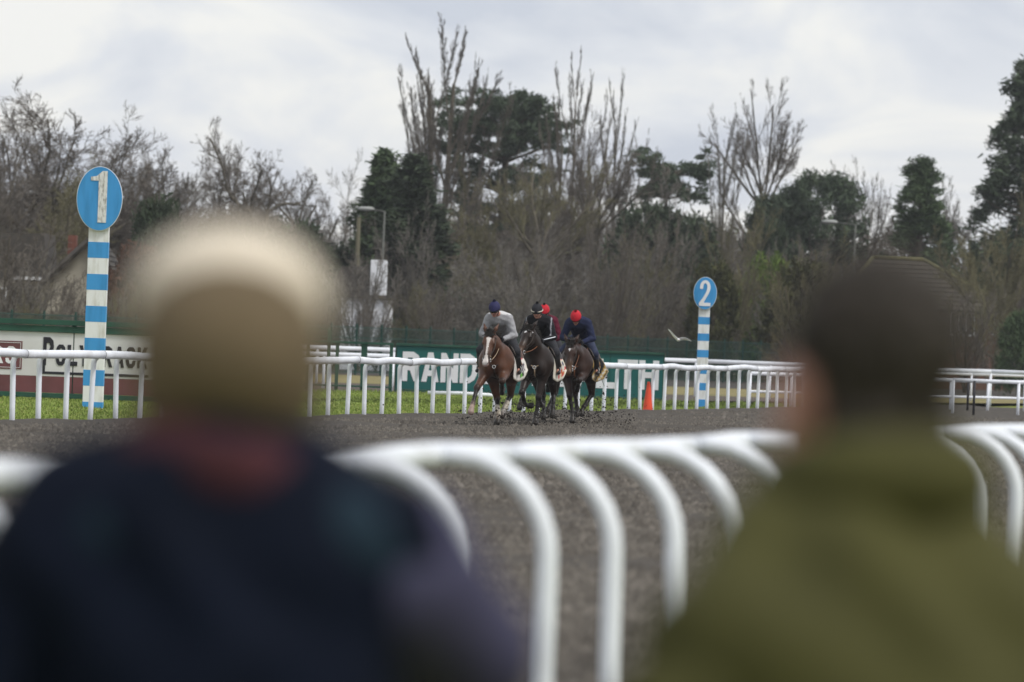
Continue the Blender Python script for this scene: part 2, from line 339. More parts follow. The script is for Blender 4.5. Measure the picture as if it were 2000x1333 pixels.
o = mk('verge_grass', (V, np.arange(3 * n).reshape(-1, 3)), MATS['grass_blade']); tag(o, 'short green turf growing between the far rail and the boards', 'grass', kind='stuff')

# ------------------------------------------------------------------ running rails
def goose_mesh(name, h, reach, r):
    Rb = min(0.36, reach - 0.04); pts = [(0, 0, -0.3), (0, 0, 0.3), (0, 0, h - Rb - 0.05), (0, 0, h - Rb)]
    for i in range(1, 8):
        a = i / 7 * math.pi / 2; pts.append((Rb - Rb * math.cos(a), 0, h - Rb + Rb * math.sin(a)))
    pts.append((reach, 0, h))
    return mesh_data(name, *tube(pts, [r] * len(pts), 12, up=(0, 1, 0)), MATS['rail_white'], True)
def goose_rail(name, P0, side, count, step, h, reach, r, rr, label, wob=0.03, per=3, stop=None):
    root = empty(name, P0, 0, label, 'rail'); pm_ = goose_mesh('post', h, reach, r); az = math.atan2(side.y, side.x)
    rng = random.Random(len(label)); off = [(rng.uniform(-1, 1) * wob) for _ in range(count + 1)]
    for i in range(count):
        o = link('post', pm_, root, T * (i * step + rng.uniform(-0.05, 0.05)), az + rng.uniform(-0.05, 0.05))
        o.rotation_euler = (rng.uniform(-0.018, 0.018), rng.uniform(-0.025, 0.03), o.rotation_euler[2]); o.scale = (1, 1, 1 + off[i] / h * 0.7)
    cm = mesh_data('coupling', *tube([(-0.012, 0, 0), (0.012, 0, 0)], [rr + 0.004] * 2, 14, 0.8), MATS['joint'], True)
    for i in range(0, count - 1, per):
        j = min(i + per, count - 1); pts = []
        for k in range(9):
            s_ = i + (j - i) * k / 8; zz = np.interp(s_, range(count + 1), off); bow = math.sin(k / 8 * math.pi) * rng.uniform(0.2, 1) * wob * 0.8
            pts.append(T * (s_ * step) + side * (reach + bow * 0.5) + Vector((0, 0, h + zz + bow * 0.5)))
        mk('rail_section', tube(pts, rr, 14, 0.8), MATS['rail_white'], root, True)
        o = link('coupling', cm, root, pts[0], math.atan2(T.y, T.x))
    return root
goose_rail('running_rail', FAR0 + T * -4.14, -NRM, 57, 1.38, 1.125, 0.19, 0.045, 0.070, 'long wavy white running rail beyond the galloping horses, at the edge of the grass verge', 0.028)
goose_rail('running_rail', NEAR0 + T * -8.57, NRM, 27, 1.235, 1.172, 0.44, 0.040, 0.046, 'near white running rail with curved posts, blurred, just beyond the two spectators', 0.012)
def plain_rail(name, A, B, h, step, r, label, m='rail_white', dbl=None):
    A, B = Vector(A), Vector(B); d = B - A; L_ = d.length; t = d.normalized(); n = int(L_ / step)
    root = empty(name, A, 0, label, 'rail'); rng = random.Random(name + label)
    pm_ = mesh_data('post', *tube([(0, 0, -0.2), (0, 0, h)], 0.045, 8), MATS[m], True)
    for i in range(n + 1): link('post', pm_, root, t * (i * step) + Vector((0, 0, rng.uniform(-0.02, 0.02))))
    for i in range(0, n, 4):
        k = min(i + 4, n); a = t * (i * step); b = t * (k * step)
        mk('rail_section', tube([a + Vector((0, 0, h)), (a + b) / 2 + Vector((0, 0, h + rng.uniform(-0.03, 0.01))), b + Vector((0, 0, h))], r, 10, 0.8), MATS['rail_white'], root, True)
        if dbl: mk('lower_rail', tube([a + Vector((0, 0, dbl)), b + Vector((0, 0, dbl))], r * 0.7, 10, 0.8), MATS['rail_white'], root, True)
    return root
plain_rail('course_rail', (-14, 186, 0), (31, 197, 0), 1.18, 2.6, 0.075, 'distant straight white rail farthest back across the dry grass')
plain_rail('course_rail', (-12, 173, 0), (-3.2, 173.5, 0), 1.02, 2.1, 0.07, 'white rail standing behind the empty green frame beside the teal board')
plain_rail('course_rail', (12.6, 162, 0), (22, 168, 0), 0.98, 2.35, 0.055, 'low white rail with thin posts right of the dark-haired spectator', dbl=None)
plain_rail('course_rail', (6.9, 164, 0), (20, 182, 0), 0.94, 2.2, 0.06, 'white rail with lower bar just behind the far end of the wavy running rail', dbl=0.42)
plain_rail('course_rail', (9, 214, 0), (34, 226, 0), 1.0, 2.4, 0.06, 'thin pale rail at the far side of the dry grass on the right')
for px, py, tp in ((1889, 805, 744), (1901, 812, 744)):
    g = gnd(px, py); h = at(px, tp, g.y).z
    o = mk('stake', tube([(0, 0, -0.1), (0, 0, h)], 0.035, 8), MATS['ink'], smooth=True); o.location = g
    tag(o, ('left' if px < 1895 else 'right') + ' one of two dark stakes at the low white rail', 'stake', 'dark stakes')
# a pipe lying on the turf
a, b = gnd(836, 771), gnd(962, 776)
o = mk('pipe', tube([Vector((0, 0, 0.05)), (b - a) / 2 + Vector((0, 0, 0.07)), (b - a) + Vector((0, 0, 0.05))], 0.055, 8), MATS['rail_white'], smooth=True); o.location = a
tag(o, 'white pipe lying on the grass below the teal board', 'pipe')

# ------------------------------------------------------------------ advertising boards
D = 124.0; k = D / FPX
base = at(-60, 640, D); ZR = CA
def bx(px, D): return (px - 1000) * D / FPX + 0.0
root = empty('advertising_board', (0, D, 0), 0, 'white and maroon advertising board in a green frame behind the first number post', 'board')
def yz(py, px, D): return at(px, py, D).z
def xx(px, py, D): return at(px, py, D).x
zt, zb = yz(646, 0, D), yz(764, 0, D)
edges = [xx(-230, 700, D), xx(-66, 700, D), xx(143, 700, D), xx(352, 700, D)]
for i in range(3):
    mk('panel', box(edges[i] + 0.012, edges[i + 1] - 0.012, 0, 0.03, zb + 0.36, zt, 0.004), MATS['board_white'], root)
    mk('lower_panel', box(edges[i] + 0.012, edges[i + 1] - 0.012, 0.002, 0.03, zb, zb + 0.355, 0.004), MATS['maroon'], root)
    mk('post', box(edges[i + 1] - 0.045, edges[i + 1] + 0.045, 0.035, 0.125, -0.1, zt + 0.26, 0.005), MATS['green_frame'], root)
mk('top_rail', box(edges[0], edges[3] + 0.1, -0.05, 0.02, zt + 0.005, zt + 0.14, 0.006), MATS['green_frame'], root)
mk('top_rail', box(edges[0], edges[3] + 0.1, -0.09, 0.05, zt + 0.165, zt + 0.275, 0.006), MATS['green_frame'], root)
mk('bottom_rail', box(edges[0], edges[3] + 0.1, -0.05, 0.02, zb - 0.11, zb - 0.005, 0.006), MATS['green_frame'], root)
x0, x1 = xx(84, 690, D), xx(105, 690, D)
block_text('P', x0, x1, yz(714, 95, D), yz(659, 95, D), -0.001, MATS['ink'], root)
block_text('OLYTRACK', xx(109, 690, D), xx(289, 690, D), yz(717, 190, D), yz(676, 190, D), -0.001, MATS['ink'], root, 0.16)
mk('underline', join(box(x0, x0 + 0.055, -0.012, -0.001, yz(731, 95, D), yz(712, 95, D)), box(x0 + 0.056, xx(292, 690, D), -0.012, -0.001, yz(731, 95, D), yz(726, 95, D))), MATS['ink'], root)
lx0, lx1, lz0, lz1 = xx(-22, 700, D), xx(43, 700, D), yz(721, 20, D), yz(666, 20, D)
mk('emblem', box(lx0, lx1, -0.012, -0.001, lz0, lz1, 0.003), MATS['maroon'], root)
for b_ in ((lx0 + .03, lx1 - .03, lz0 + .03, lz0 + .042), (lx0 + .03, lx1 - .03, lz1 - .042, lz1 - .03), (lx1 - .042, lx1 - .03, lz0 + .044, lz1 - .044)):
    mk('emblem_border', box(b_[0], b_[1], -0.016, -0.013, b_[2], b_[3]), MATS['board_white'], root)
block_text('RS', xx(-14, 700, D), xx(31, 700, D), lz0 + 0.12, lz1 - 0.12, -0.0125, MATS['letter_white'], root, 0.2, 0.006)
# teal board
D = 170.0
root = empty('advertising_board', (0, D, 0), 0, 'teal advertising board with large white lettering behind the galloping horses', 'board')
xL, xR = xx(774, 715, D), xx(1295, 730, D); zt, zb = 1.36, 0.07; st = (xR - xL) / 5
for i in range(5): mk('panel', box(xL + i * st + 0.008, xL + (i + 1) * st - 0.008, 0, 0.03, zb, zt, 0.004), MATS['teal'], root)
for i in range(6): mk('post', box(xL + i * st - 0.04, xL + i * st + 0.04, 0.034, 0.11, -0.1, zt + 0.02, 0.004), MATS['green_frame'], root)
mk('top_rail', box(xL - 0.02, xR + 0.02, -0.06, 0.03, zt + 0.004, zt + 0.075, 0.006), MATS['green_frame'], root)
mk('bottom_rail', box(xL - 0.02, xR + 0.02, -0.03, 0.03, zb - 0.07, zb - 0.004, 0.006), MATS['green_frame'], root)
block_text('RANDOX', xx(786, 712, D), xx(1008, 715, D), 0.31, 1.19, -0.001, MATS['letter_white'], root, 0.10)
block_text('HEALTH', xx(1040, 715, D), xx(1287, 730, D), 0.31, 1.19, -0.001, MATS['letter_white'], root, 0.06)
# the empty green frame left of it
root = empty('board_frame', (0, 167, 0), 0, 'empty green metal frame without panels left of the teal board', 'frame')
f0, f1 = xx(560, 700, 167), xx(768, 700, 167)
mk('top_rail', box(f0, f1, -0.03, 0.03, 1.37, 1.43, 0.006), MATS['green_frame'], root)
mk('bottom_rail', box(f0, f1, -0.03, 0.03, 0.1, 0.15, 0.006), MATS['green_frame'], root)
for px in (562, 600, 641, 658, 711, 764):
    x = xx(px, 700, 167); w = 0.05 if px not in (711,) else 0.09
    mk('post', box(x - w, x + w, 0.034, 0.1, -0.15, 1.42 if px > 645 else 1.75, 0.005), MATS['green_frame'], root)
mk('stub_rail', box(xx(600, 644, 167), xx(643, 644, 167), 0.034, 0.09, 1.752, 1.79, 0.004), MATS['green_frame'], root)

# ------------------------------------------------------------------ number posts
def number_post(px, base_y, top_y, disc_w, disc_h, w_px, bands, digit, dbox, label, dmat):
    g = gnd(px, base_y); D = g.y; k = D / FPX; tot = at(px, top_y, D).z
    root = empty('number_post', g, 0, label, 'number post'); w = w_px * k; dw, dh = disc_w * k, disc_h * k
    mk('post', box(-w / 2, w / 2, 0, w * 0.8, -0.3, tot - dh * 0.55, 0.008), MATS['sign_white'], root)
    for a, b in bands:
        mk('blue_band', box(-w / 2 - 0.003, w / 2 + 0.003, -0.003, w * 0.8 + 0.003, max((base_y - b) * k, 0.0), (base_y - a) * k, 0.002), MATS['sign_blue'], root)
    ring = [(math.cos(2 * math.pi * i / 48), math.sin(2 * math.pi * i / 48)) for i in range(48)]
    zc = tot - dh / 2
    mk('rim', prism([(x * dw / 2, zc + z * dh / 2) for x, z in ring], -0.075, -0.035), MATS['sign_white'], root)
    d = mk('disc', prism([(x * (dw / 2 - 0.012), zc + z * (dh / 2 - 0.012)) for x, z in ring], -0.082, -0.0755), MATS['sign_blue'], root)
    mk('bracket', box(-w * 0.3, w * 0.3, -0.034, -0.004, zc - dh * 0.45, zc - dh * 0.2), MATS['steel'], root)
    X0, X1, Z0, Z1 = dbox
    pts = [((X0 + (X1 - X0) * u) * dw, zc + (Z0 + (Z1 - Z0) * v) * dh) for u, v in digit]
    mk('numeral', prism(pts, -0.092, -0.083), MATS[dmat], root)
    return root
ONE = [(0.48, 0), (1, 0), (1, 1), (0.70, 1), (0.36, 0.90), (0, 0.88), (0, 0.81), (0.48, 0.81)]
arc = lambda cx, cz, rx, rz, a0, a1, n: [(cx + rx * math.cos(R(a0 + (a1 - a0) * i / n)), cz + rz * math.sin(R(a0 + (a1 - a0) * i / n))) for i in range(n + 1)]
TWO = [(0, 0), (1, 0), (1, 0.13), (0.40, 0.13)] + [(0.62, 0.32), (0.84, 0.50)] + arc(0.50, 0.72, 0.46, 0.28, -22, 180, 14) + [(0.04, 0.66), (0.32, 0.66)] + arc(0.50, 0.73, 0.18, 0.155, 170, -20, 10) + [(0.58, 0.53), (0.34, 0.33), (0.0, 0.12)]
number_post(180, 797, 325, 90, 126, 39, [(473 + 62.5 * i, 504 + 62.5 * i) for i in range(6)], ONE, (-0.20, 0.16, -0.37, 0.43), 'tall blue and white banded post with oval disc numbered one', 'digit_worn')
number_post(1369, 795, 541, 46, 64, 21.5, [(619.5 + 32.2 * i, 634 + 32.2 * i) for i in range(6)], TWO, (-0.25, 0.24, -0.39, 0.40), 'smaller blue and white banded post with oval disc numbered two', 'letter_white')

# ------------------------------------------------------------------ traffic cone
g = gnd(1265, 806); root = empty('traffic_cone', g, 0.3, 'orange traffic cone on the grass behind the wavy rail', 'cone')
mk('body', lathe([(0.128, 0.035), (0.124, 0.06), (0.094, 0.3), (0.052, 0.62), (0.035, 0.73), (0.03, 0.75), (0.012, 0.752)], 24), MATS['cone_orange'], root, True)
mk('base', box(-0.17, 0.17, -0.17, 0.17, 0.0, 0.034, 0.012), MATS['rail_white'], root)

# ------------------------------------------------------------------ mesh fence
A = Vector((at(-40, 640, 205).x, 205, 0)); B = Vector((at(2060, 700, 325).x, 325, 0)); d = B - A; t = d.normalized(); pw = 2.55; n = int(d.length / pw)
root = empty('mesh_fence', A, 0, 'dark green mesh security fence running along the foot of the trees', 'fence'); az = math.atan2(t.y, t.x)
wires = [box(i * 0.075, i * 0.075 + 0.011, 0, 0.008, 0.05, 1.98) for i in range(34)] + [box(0, 2.52, -0.014, -0.002, z, z + 0.03) for z in (0.08, 0.55, 1.02, 1.5, 1.94)]
pmesh = mesh_data('panel', *join(*wires), MATS['fence_green']); fpost = mesh_data('post', *box(-0.045, 0.045, 0.01, 0.07, -0.1, 2.1, 0.005), MATS['fence_green'])
for i in range(n):
    link('panel', pmesh, root, t * (i * pw), az); link('post', fpost, root, t * (i * pw - 0.02), az)

# ------------------------------------------------------------------ trees
mat('bark', (0.1418, 0.1215, 0.0918), (0.0878, 0.0783, 0.0607), 3, 0.9, 0.5, 12, spec=0.1)
mat('bark_pale', (0.17, 0.155, 0.12), (0.11, 0.10, 0.08), 3, 0.9, spec=0.1)
mat('twig_brown', (0.1680, 0.1478, 0.1232), (0.1176, 0.1030, 0.0874), 0.5, 0.9, spec=0.1, island=0.3)
mat('twig_grey', (0.2128, 0.1960, 0.1702), (0.1512, 0.1389, 0.1210), 0.5, 0.9, spec=0.1, island=0.3)
mat('twig_olive', (0.1904, 0.1736, 0.0952), (0.1344, 0.1254, 0.0739), 0.5, 0.9, spec=0.1, island=0.3)
mat('leaf_conifer', (0.0910, 0.1300, 0.0585), (0.0546, 0.0858, 0.0442), 0.6, 0.8, spec=0.15, island=0.4)
mat('leaf_cedar', (0.080, 0.108, 0.064), (0.050, 0.070, 0.044), 0.6, 0.8, spec=0.15, island=0.4)
mat('leaf_dark', (0.0624, 0.0832, 0.0468), (0.0364, 0.0520, 0.0312), 0.6, 0.75, spec=0.15, island=0.45)
mat('leaf_lime', (0.1500, 0.2125, 0.0438), (0.0875, 0.1375, 0.0312), 0.8, 0.8, spec=0.15, island=0.35)
mat('leaf_olive', (0.0775, 0.0800, 0.0300), (0.0500, 0.0525, 0.0225), 0.8, 0.8, spec=0.1, island=0.4)
mat('leaf_russet', (0.125, 0.067, 0.045), (0.085, 0.05, 0.036), 0.8, 0.85, spec=0.1, island=0.35)
def segs_mesh(sg, sides):
    sg = np.array(sg); a, b, ra, rb = sg[:, :3], sg[:, 3:6], sg[:, 6], sg[:, 7]
    t = b - a; t /= np.linalg.norm(t, axis=1, keepdims=True) + 1e-9
    ref = np.where(np.abs(t[:, 2:3]) > 0.9, np.array([[1.0, 0, 0]]), np.array([[0, 0, 1.0]])); u = np.cross(t, ref); u /= np.linalg.norm(u, axis=1, keepdims=True); w = np.cross(u, t)
    ang = 2 * np.pi * np.arange(sides) / sides; rg = u[:, None] * np.cos(ang)[None, :, None] + w[:, None] * np.sin(ang)[None, :, None]
    V = np.concatenate([a[:, None] + rg * ra[:, None, None], b[:, None] + rg * rb[:, None, None]], 1)
    k = np.arange(sides); k2 = (k + 1) % sides; q = np.stack([k, k2, k2 + sides, k + sides], 1)
    return V.reshape(-1, 3), (q[None] + 2 * sides * np.arange(len(sg))[:, None, None]).reshape(-1, 4)
def slivers_mesh(sg):          # the finest twigs: one slim pointed blade each
    sg = np.array(sg); a, b, r = sg[:, :3], sg[:, 3:6], sg[:, 6:7]; t = b - a; u = np.cross(t, RS.randn(len(sg), 3)); u /= np.linalg.norm(u, axis=1, keepdims=True) + 1e-9
    V = np.stack([a - u * r * 1.35, a + u * r * 1.35, b + u * r * .7, b - u * r * .7], 1); return V.reshape(-1, 3), np.arange(len(sg) * 4).reshape(-1, 4)
STY = {  # per level: segments, wiggle, upward pull, children per branch, spread, length ratio, start of children
 'oak':    dict(L=7.6, r=0.34, cr=(.60, .50), tw=.008, seg=(6, 9, 6, 4, 2), wig=(.05, .17, .17, .15, .15), up=(0, .03, .02, .02, 0), kids=(9, 9, 9, 8, 0), ang=(52, 46, 44, 40, 0), ratio=(.55, .60, .55, .5, 0), st=(.62, .25, .2, .2)),
 'tall':   dict(L=9.5, r=0.34, cr=(.58, .48), tw=.008, seg=(6, 10, 6, 4, 2), wig=(.03, .07, .09, .11, .12), up=(0, .03, .05, .04, .02), kids=(10, 11, 9, 9, 0), ang=(44, 32, 34, 36, 0), ratio=(.66, .52, .5, .48, 0), st=(.66, .25, .2, .2)),
 'poplar': dict(L=15., r=0.22, cr=(.42, .30), tw=.0065, seg=(9, 12, 4, 2, 1), wig=(.012, .02, .035, .07, .1), up=(0.02, .055, .10, .07, .05), kids=(15, 30, 9, 7, 0), ang=(34, 24, 24, 28, 0), ratio=(.72, .19, .46, .5, 0), st=(.08, .15, .08, .1)),
 'shrub':  dict(L=0.5, r=0.13, cr=(.5, .46), tw=.008, seg=(2, 8, 5, 3, 2), wig=(.05, .08, .12, .16, .16), up=(0, .05, .03, .02, 0), kids=(13, 11, 7, 6, 0), ang=(30, 32, 36, 38, 0), ratio=(11., .40, .52, .5, 0), st=(.1, .12, .1, .1)),
 'mass':   dict(L=5.0, r=0.30, cr=(.50, .46), tw=.0105, seg=(4, 9, 6, 3, 2), wig=(.05, .10, .12, .13, .14), up=(0, .02, .03, .03, .02), kids=(15, 12, 10, 9, 0), ang=(50, 40, 40, 42, 0), ratio=(1.35, .52, .52, .52, 0), st=(.4, .2, .15, .15)),
}
def bare_proto(style, seed, twig=0.0085):
    s = STY[style]; twig = s.get('tw', twig); rng = random.Random(seed); big, fine, tips = [], [], []
    def grow(p, d, Ln, r, lev):
        n = s['seg'][lev]; kids = s['kids'][lev]; q = Vector(p); d = Vector(d); r0 = r
        spots = sorted(rng.uniform(s['st'][lev], 1.0) for _ in range(kids)) if kids else []
        if lev == 0 and kids: spots[-1] = 1.0; spots[-2] = 0.99
        ci = 0
        for i in range(n):
            d = (d + Vector((rng.gauss(0, 1), rng.gauss(0, 1), rng.gauss(0, .7))) * s['wig'][lev] + Vector((0, 0, s['up'][lev]))).normalized()
            e = q + d * (Ln / n); fr = (i + 1) / n; end = 0.5 if lev < 2 else 0.35
            r1 = max(r * (1 - fr * (1 - end)), twig); (big if lev < 2 else fine if lev < 4 else tips).append((*q, *e, r0, r1))
            while ci < len(spots) and spots[ci] <= fr:
                f = spots[ci]; base = q.lerp(e, (f - i / n) * n); ax = d.orthogonal().normalized(); ax.rotate(Matrix.Rotation(rng.uniform(0, 6.283), 3, d))
                a = R(s['ang'][lev] * rng.uniform(.55, 1.25)); nd = d * math.cos(a) + ax * math.sin(a)
                if lev > 0 and nd.z < -0.25: nd.z *= 0.3; nd.normalize()
                ll = Ln * s['ratio'][lev] * rng.uniform(.65, 1.15) * (1 - 0.45 * f if lev else (1 if style != 'poplar' else 1.1 - .75 * f))
                grow(base, nd, ll, max(r1 * (s['cr'][1] if lev else s['cr'][0]), twig), lev + 1); ci += 1
            q, r0 = e, r1
    grow((0, 0, -0.3), (0, 0, 1), s['L'], s['r'], 0)
    b, f, tp = segs_mesh(big, 6), segs_mesh(fine, 3), slivers_mesh(tips); f = (np.concatenate([f[0], tp[0]]), np.concatenate([f[1], tp[1] + len(f[0])]))
    allp = np.concatenate([b[0], f[0]]); h = np.percentile(allp[:, 2], 99.6); w = np.percentile(np.abs(allp[:, :2]), 94) * 2
    return dict(trunk=mesh_data('trunk', *b, MATS['bark'], True), crown=mesh_data('crown', *f, MATS['twig_brown']), h=h, w=w)
def leaves(cl, size, per, out=0.9, lift=0.35, slim=0.32):
    V = []
    for c, rad, dens in cl:
        n = int(per * dens * RS.uniform(.45, 1.5)); g = RS.randn(n, 3); g /= np.linalg.norm(g, axis=1, keepdims=True); g *= (RS.rand(n, 1) ** 0.45) * (1 + .9 * (RS.rand(n, 1) > .82) * RS.rand(n, 1)); p = np.array(c) + g * np.array(rad)
        o_ = np.array((c[0], c[1], 0.0)); o_ /= np.linalg.norm(o_) + 1e-6; a = RS.randn(n, 3) * .75 + o_ * out + np.array((0, 0, lift)); a /= np.linalg.norm(a, axis=1, keepdims=True); b = np.cross(a, RS.randn(n, 3)); b /= np.linalg.norm(b, axis=1, keepdims=True)
        s_ = size * (0.45 + RS.rand(n, 1)); V.append(np.stack([p - a * s_ - b * s_ * slim, p + a * s_ * 1.25 - b * s_ * slim * .3, p + a * s_ + b * s_ * slim * .5, p - a * s_ * .8 + b * s_ * slim], 1))
    V = np.concatenate(V); return V.reshape(-1, 3), np.arange(len(V) * 4).reshape(-1, 4)
def ever_proto(kind, seed, m):
    rng = random.Random(seed); cl, tr = [], []
    def limb(a, b, r0, r1, sag=0.0):
        a, b = Vector(a), Vector(b); pv, rv = a, r0
        for i in range(1, 5):
            t_ = i / 4; q = a.lerp(b, t_) + Vector((rng.gauss(0, .05), rng.gauss(0, .05), -sag * math.sin(t_ * math.pi))); r = r0 + (r1 - r0) * t_; tr.append((*pv, *q, rv, r)); pv, rv = q, r
    if kind == 'conifer':
        H_, per, size = 12.0, 78, 0.15; limb((0, 0, -.3), (0, 0, H_ * .97), .28, .03)
        for i in range(330):
            z = H_ * rng.uniform(.06, 1) ; rad = (1 - z / H_) ** .8 * 2.5 + .12; a = rng.uniform(0, 6.283); rr = rad * rng.uniform(.3, 1.0) * (1.35 if rng.random() > .85 else 1) * (.75 + .35 * math.sin(a * 3 + z * 1.3))
            cl.append(((rr * math.cos(a), rr * math.sin(a), z + .25 * rr), (.34, .34, .55), 1))
    elif kind == 'cedar':
        H_, per, size = 13.0, 92, 0.115; limb((0, 0, -.3), (.2, 0, H_ * .9), .5, .16)
        for lv, (zf, rad, n) in enumerate(((.50, 2.6, 10), (.62, 3.4, 13), (.74, 4.0, 18), (.86, 4.3, 30), (.95, 3.4, 26), (1.0, 1.8, 9))):
            for i in range(n):
                a = i * 2.4 + rng.uniform(-.3, .3); rr = rad * math.sqrt(rng.uniform(.12, 1)); e_ = Vector((rr * math.cos(a), rr * math.sin(a), H_ * zf + rng.uniform(-.75, .45)))
                if rng.random() < .22: continue
                limb((0.1, 0, H_ * zf - .12 * rr - .9), e_, .07, .02)
                for _ in range(5): sp_ = rng.uniform(.35, .8); cl.append(((e_.x + rng.gauss(0, .6), e_.y + rng.gauss(0, .6), e_.z + rng.gauss(0, .2)), (sp_, sp_, sp_ * .33), sp_ * 1.5))
    elif kind == 'pine':
        H_, per, size = 11.0, 85, 0.115; limb((0, 0, -.3), (.2, 0, H_ * .55), .3, .2); limb((.2, 0, H_ * .55), (-.1, .1, H_ * .93), .2, .08)
        for zf, rad, n in ((.48, 2.6, 7), (.60, 2.9, 8), (.72, 2.0, 8), (.84, 2.7, 14), (.95, 2.6, 18)):
            for i in range(n):
                a = rng.uniform(0, 6.283); rr = rad * rng.uniform(.4, 1); e_ = Vector((rr * math.cos(a), rr * math.sin(a), H_ * zf + rng.uniform(-.5, .5)))
                limb((0, 0, H_ * zf - .5), e_, .06, .02)
                for _ in range(4): sp_ = rng.uniform(.25, .6); cl.append(((e_.x + rng.gauss(0, .45), e_.y + rng.gauss(0, .45), e_.z + rng.gauss(0, .22)), (sp_, sp_, sp_ * .45), sp_ * 1.8))
    elif kind == 'redwood':
        H_, per, size = 20.0, 66, 0.155; limb((0, 0, -.3), (0, 0, H_ * .97), .55, .06)
        for i in range(120):
            z = H_ * (0.12 + .88 * (i / 120) ** .9); rad = ((1 - z / H_) ** .75) * 4.0 + .25; a = rng.uniform(0, 6.283); rr = rad * rng.uniform(.45, 1.15); e_ = Vector((rr * math.cos(a), rr * math.sin(a), z + .1 * rr))
            limb((0, 0, z - .35 * rr), e_, .07, .025, .25)
            for _ in range(4): cl.append(((e_.x * rng.uniform(.65, 1.05) + rng.gauss(0, .28), e_.y * rng.uniform(.65, 1.05) + rng.gauss(0, .28), e_.z + rng.gauss(0, .3)), (.46, .46, .5), 1))
    elif kind == 'bush':
        H_, per, size = 4.0, 60, 0.12; limb((0, 0, -.2), (0, 0, 2.6), .14, .05)
        for i in range(170):
            a, z = rng.uniform(0, 6.283), rng.uniform(.1, 1); rr = 2.0 * math.sqrt(max(1 - (z * 1.35 - .45) ** 2, .05)) * rng.uniform(.5, 1.05); cl.append(((rr * math.cos(a), rr * math.sin(a), z * H_ * rng.uniform(.9, 1.0)), (.38, .38, .34), 1))
    elif kind == 'crownpine':
        H_, per, size = 9.0, 75, 0.12; limb((0, 0, -.3), (0, 0, 6.5), .3, .15)
        for i in range(200):
            a = rng.uniform(0, 6.283); u = rng.uniform(-.6, 1); rr = 3.0 * math.sqrt(1 - u * u * .92) * rng.uniform(.45, 1.02); cl.append(((rr * math.cos(a), rr * math.sin(a), 6.6 + 2.3 * u), (.5, .5, .35), 1))
        for i in range(14):
            a = i * 2.4; limb((0, 0, 4.6), (2.2 * math.cos(a), 2.2 * math.sin(a), 6.4 + rng.uniform(-.6, 1)), .09, .03)
    f = leaves(cl, size, per); b = segs_mesh(tr, 6)
    return dict(trunk=mesh_data('trunk', *b, MATS['bark'], True), crown=mesh_data('crown', *f, MATS[m]), h=f[0][:, 2].max(), w=np.percentile(np.abs(f[0][:, :2]), 97) * 2)
def plant(proto, name, px, top, D, width, label, cat='tree', group=None, m=None, bark=None, base=0.0, rz=None):
    tp = at(px, top, D); sx = (width / FPX * D) / proto['w']; sz_ = (tp.z - base) / proto['h']
    ref = at(px, 690, D)
    o = empty(name, (ref.x, D, base), random.uniform(0, 6.28) if rz is None else rz, label, cat, group); o.scale = (sx, sx, sz_)
    for part in ('trunk', 'crown'):
        c = link(part, proto[part], o); mm = (m if part == 'crown' else bark)
        if mm: c.material_slots[0].link = 'OBJECT'; c.material_slots[0].material = MATS[mm]
    return o
OAK = [bare_proto('oak', s) for s in (3, 8)]; TALL = [bare_proto('tall', s) for s in (5, 9)]; POP = [bare_proto('poplar', s) for s in (2, 6)]
SHR = [bare_proto('shrub', s) for s in (1, 4, 7, 13)]; MASS = [bare_proto('mass', s) for s in (2, 5)]
CON = ever_proto('conifer', 1, 'leaf_conifer'); CED = ever_proto('cedar', 3, 'leaf_cedar'); PIN = ever_proto('pine', 5, 'leaf_cedar'); RED = ever_proto('redwood', 2, 'leaf_cedar')
BUS = ever_proto('bush', 4, 'leaf_dark'); CRP = ever_proto('crownpine', 6, 'leaf_cedar')
# named trees, left to right
plant(MASS[0], 'bare_tree', 45, 200, 285, 380, 'tallest dense bare tree at the left edge above the cream house')
plant(MASS[1], 'bare_tree', 185, 255, 292, 330, 'dense bare tree whose crown rises just behind the disc numbered one')
plant(MASS[1], 'bare_tree', -40, 255, 275, 260, 'dense bare tree cut by the left edge of the picture', rz=2.2)
plant(MASS[0], 'bare_tree', 110, 330, 278, 230, 'olive-brown bare tree close behind the cream house roof', m='twig_olive', rz=4.0)
plant(MASS[1], 'bare_tree', 110, 215, 300, 340, 'dense bare tree left of the disc numbered one, behind the tallest one', rz=5.1)
plant(MASS[0], 'bare_tree', 10, 235, 305, 300, 'dense bare tree farther back in the left corner of the wood', rz=1.3)
plant(MASS[0], 'bare_tree', 250, 300, 310, 230, 'dense bare tree right of the disc numbered one', rz=0.6)
plant(MASS[1], 'bare_tree', 330, 345, 306, 200, 'low dense bare tree behind the dark clipped yew', rz=3.0)
plant(MASS[1], 'bare_tree', 470, 320, 308, 230, 'dense bare tree behind the open-branched oak', rz=3.9)
plant(SHR[0], 'bare_tree', 10, 420, 222, 170, 'slim-stemmed bare tree in front of the cream house at the left edge')
plant(TALL[0], 'bare_tree', 290, 282, 380, 150, 'pale thin bare tree far off between the disc numbered one and the capped head', m='twig_grey')
plant(TALL[1], 'bare_tree', 345, 320, 390, 130, 'pale low bare tree beyond the dark clipped yew', m='twig_grey')
plant(MASS[0], 'bare_tree', 398, 272, 300, 200, 'thick bare tree above the left side of the cream cap')
plant(OAK[0], 'bare_oak', 505, 238, 290, 210, 'open-branched bare oak above the cream cap', rz=1.0)
plant(OAK[1], 'bare_tree', 585, 332, 320, 170, 'low spreading bare tree right of the open-branched oak', m='twig_grey')
plant(MASS[1], 'bare_tree', 655, 330, 330, 170, 'greyish bare tree left of the dark conifer pair', m='twig_grey')
plant(CON, 'conifer', 738, 285, 300, 165, 'green conical conifer, left one of the pair before the tall poplar')
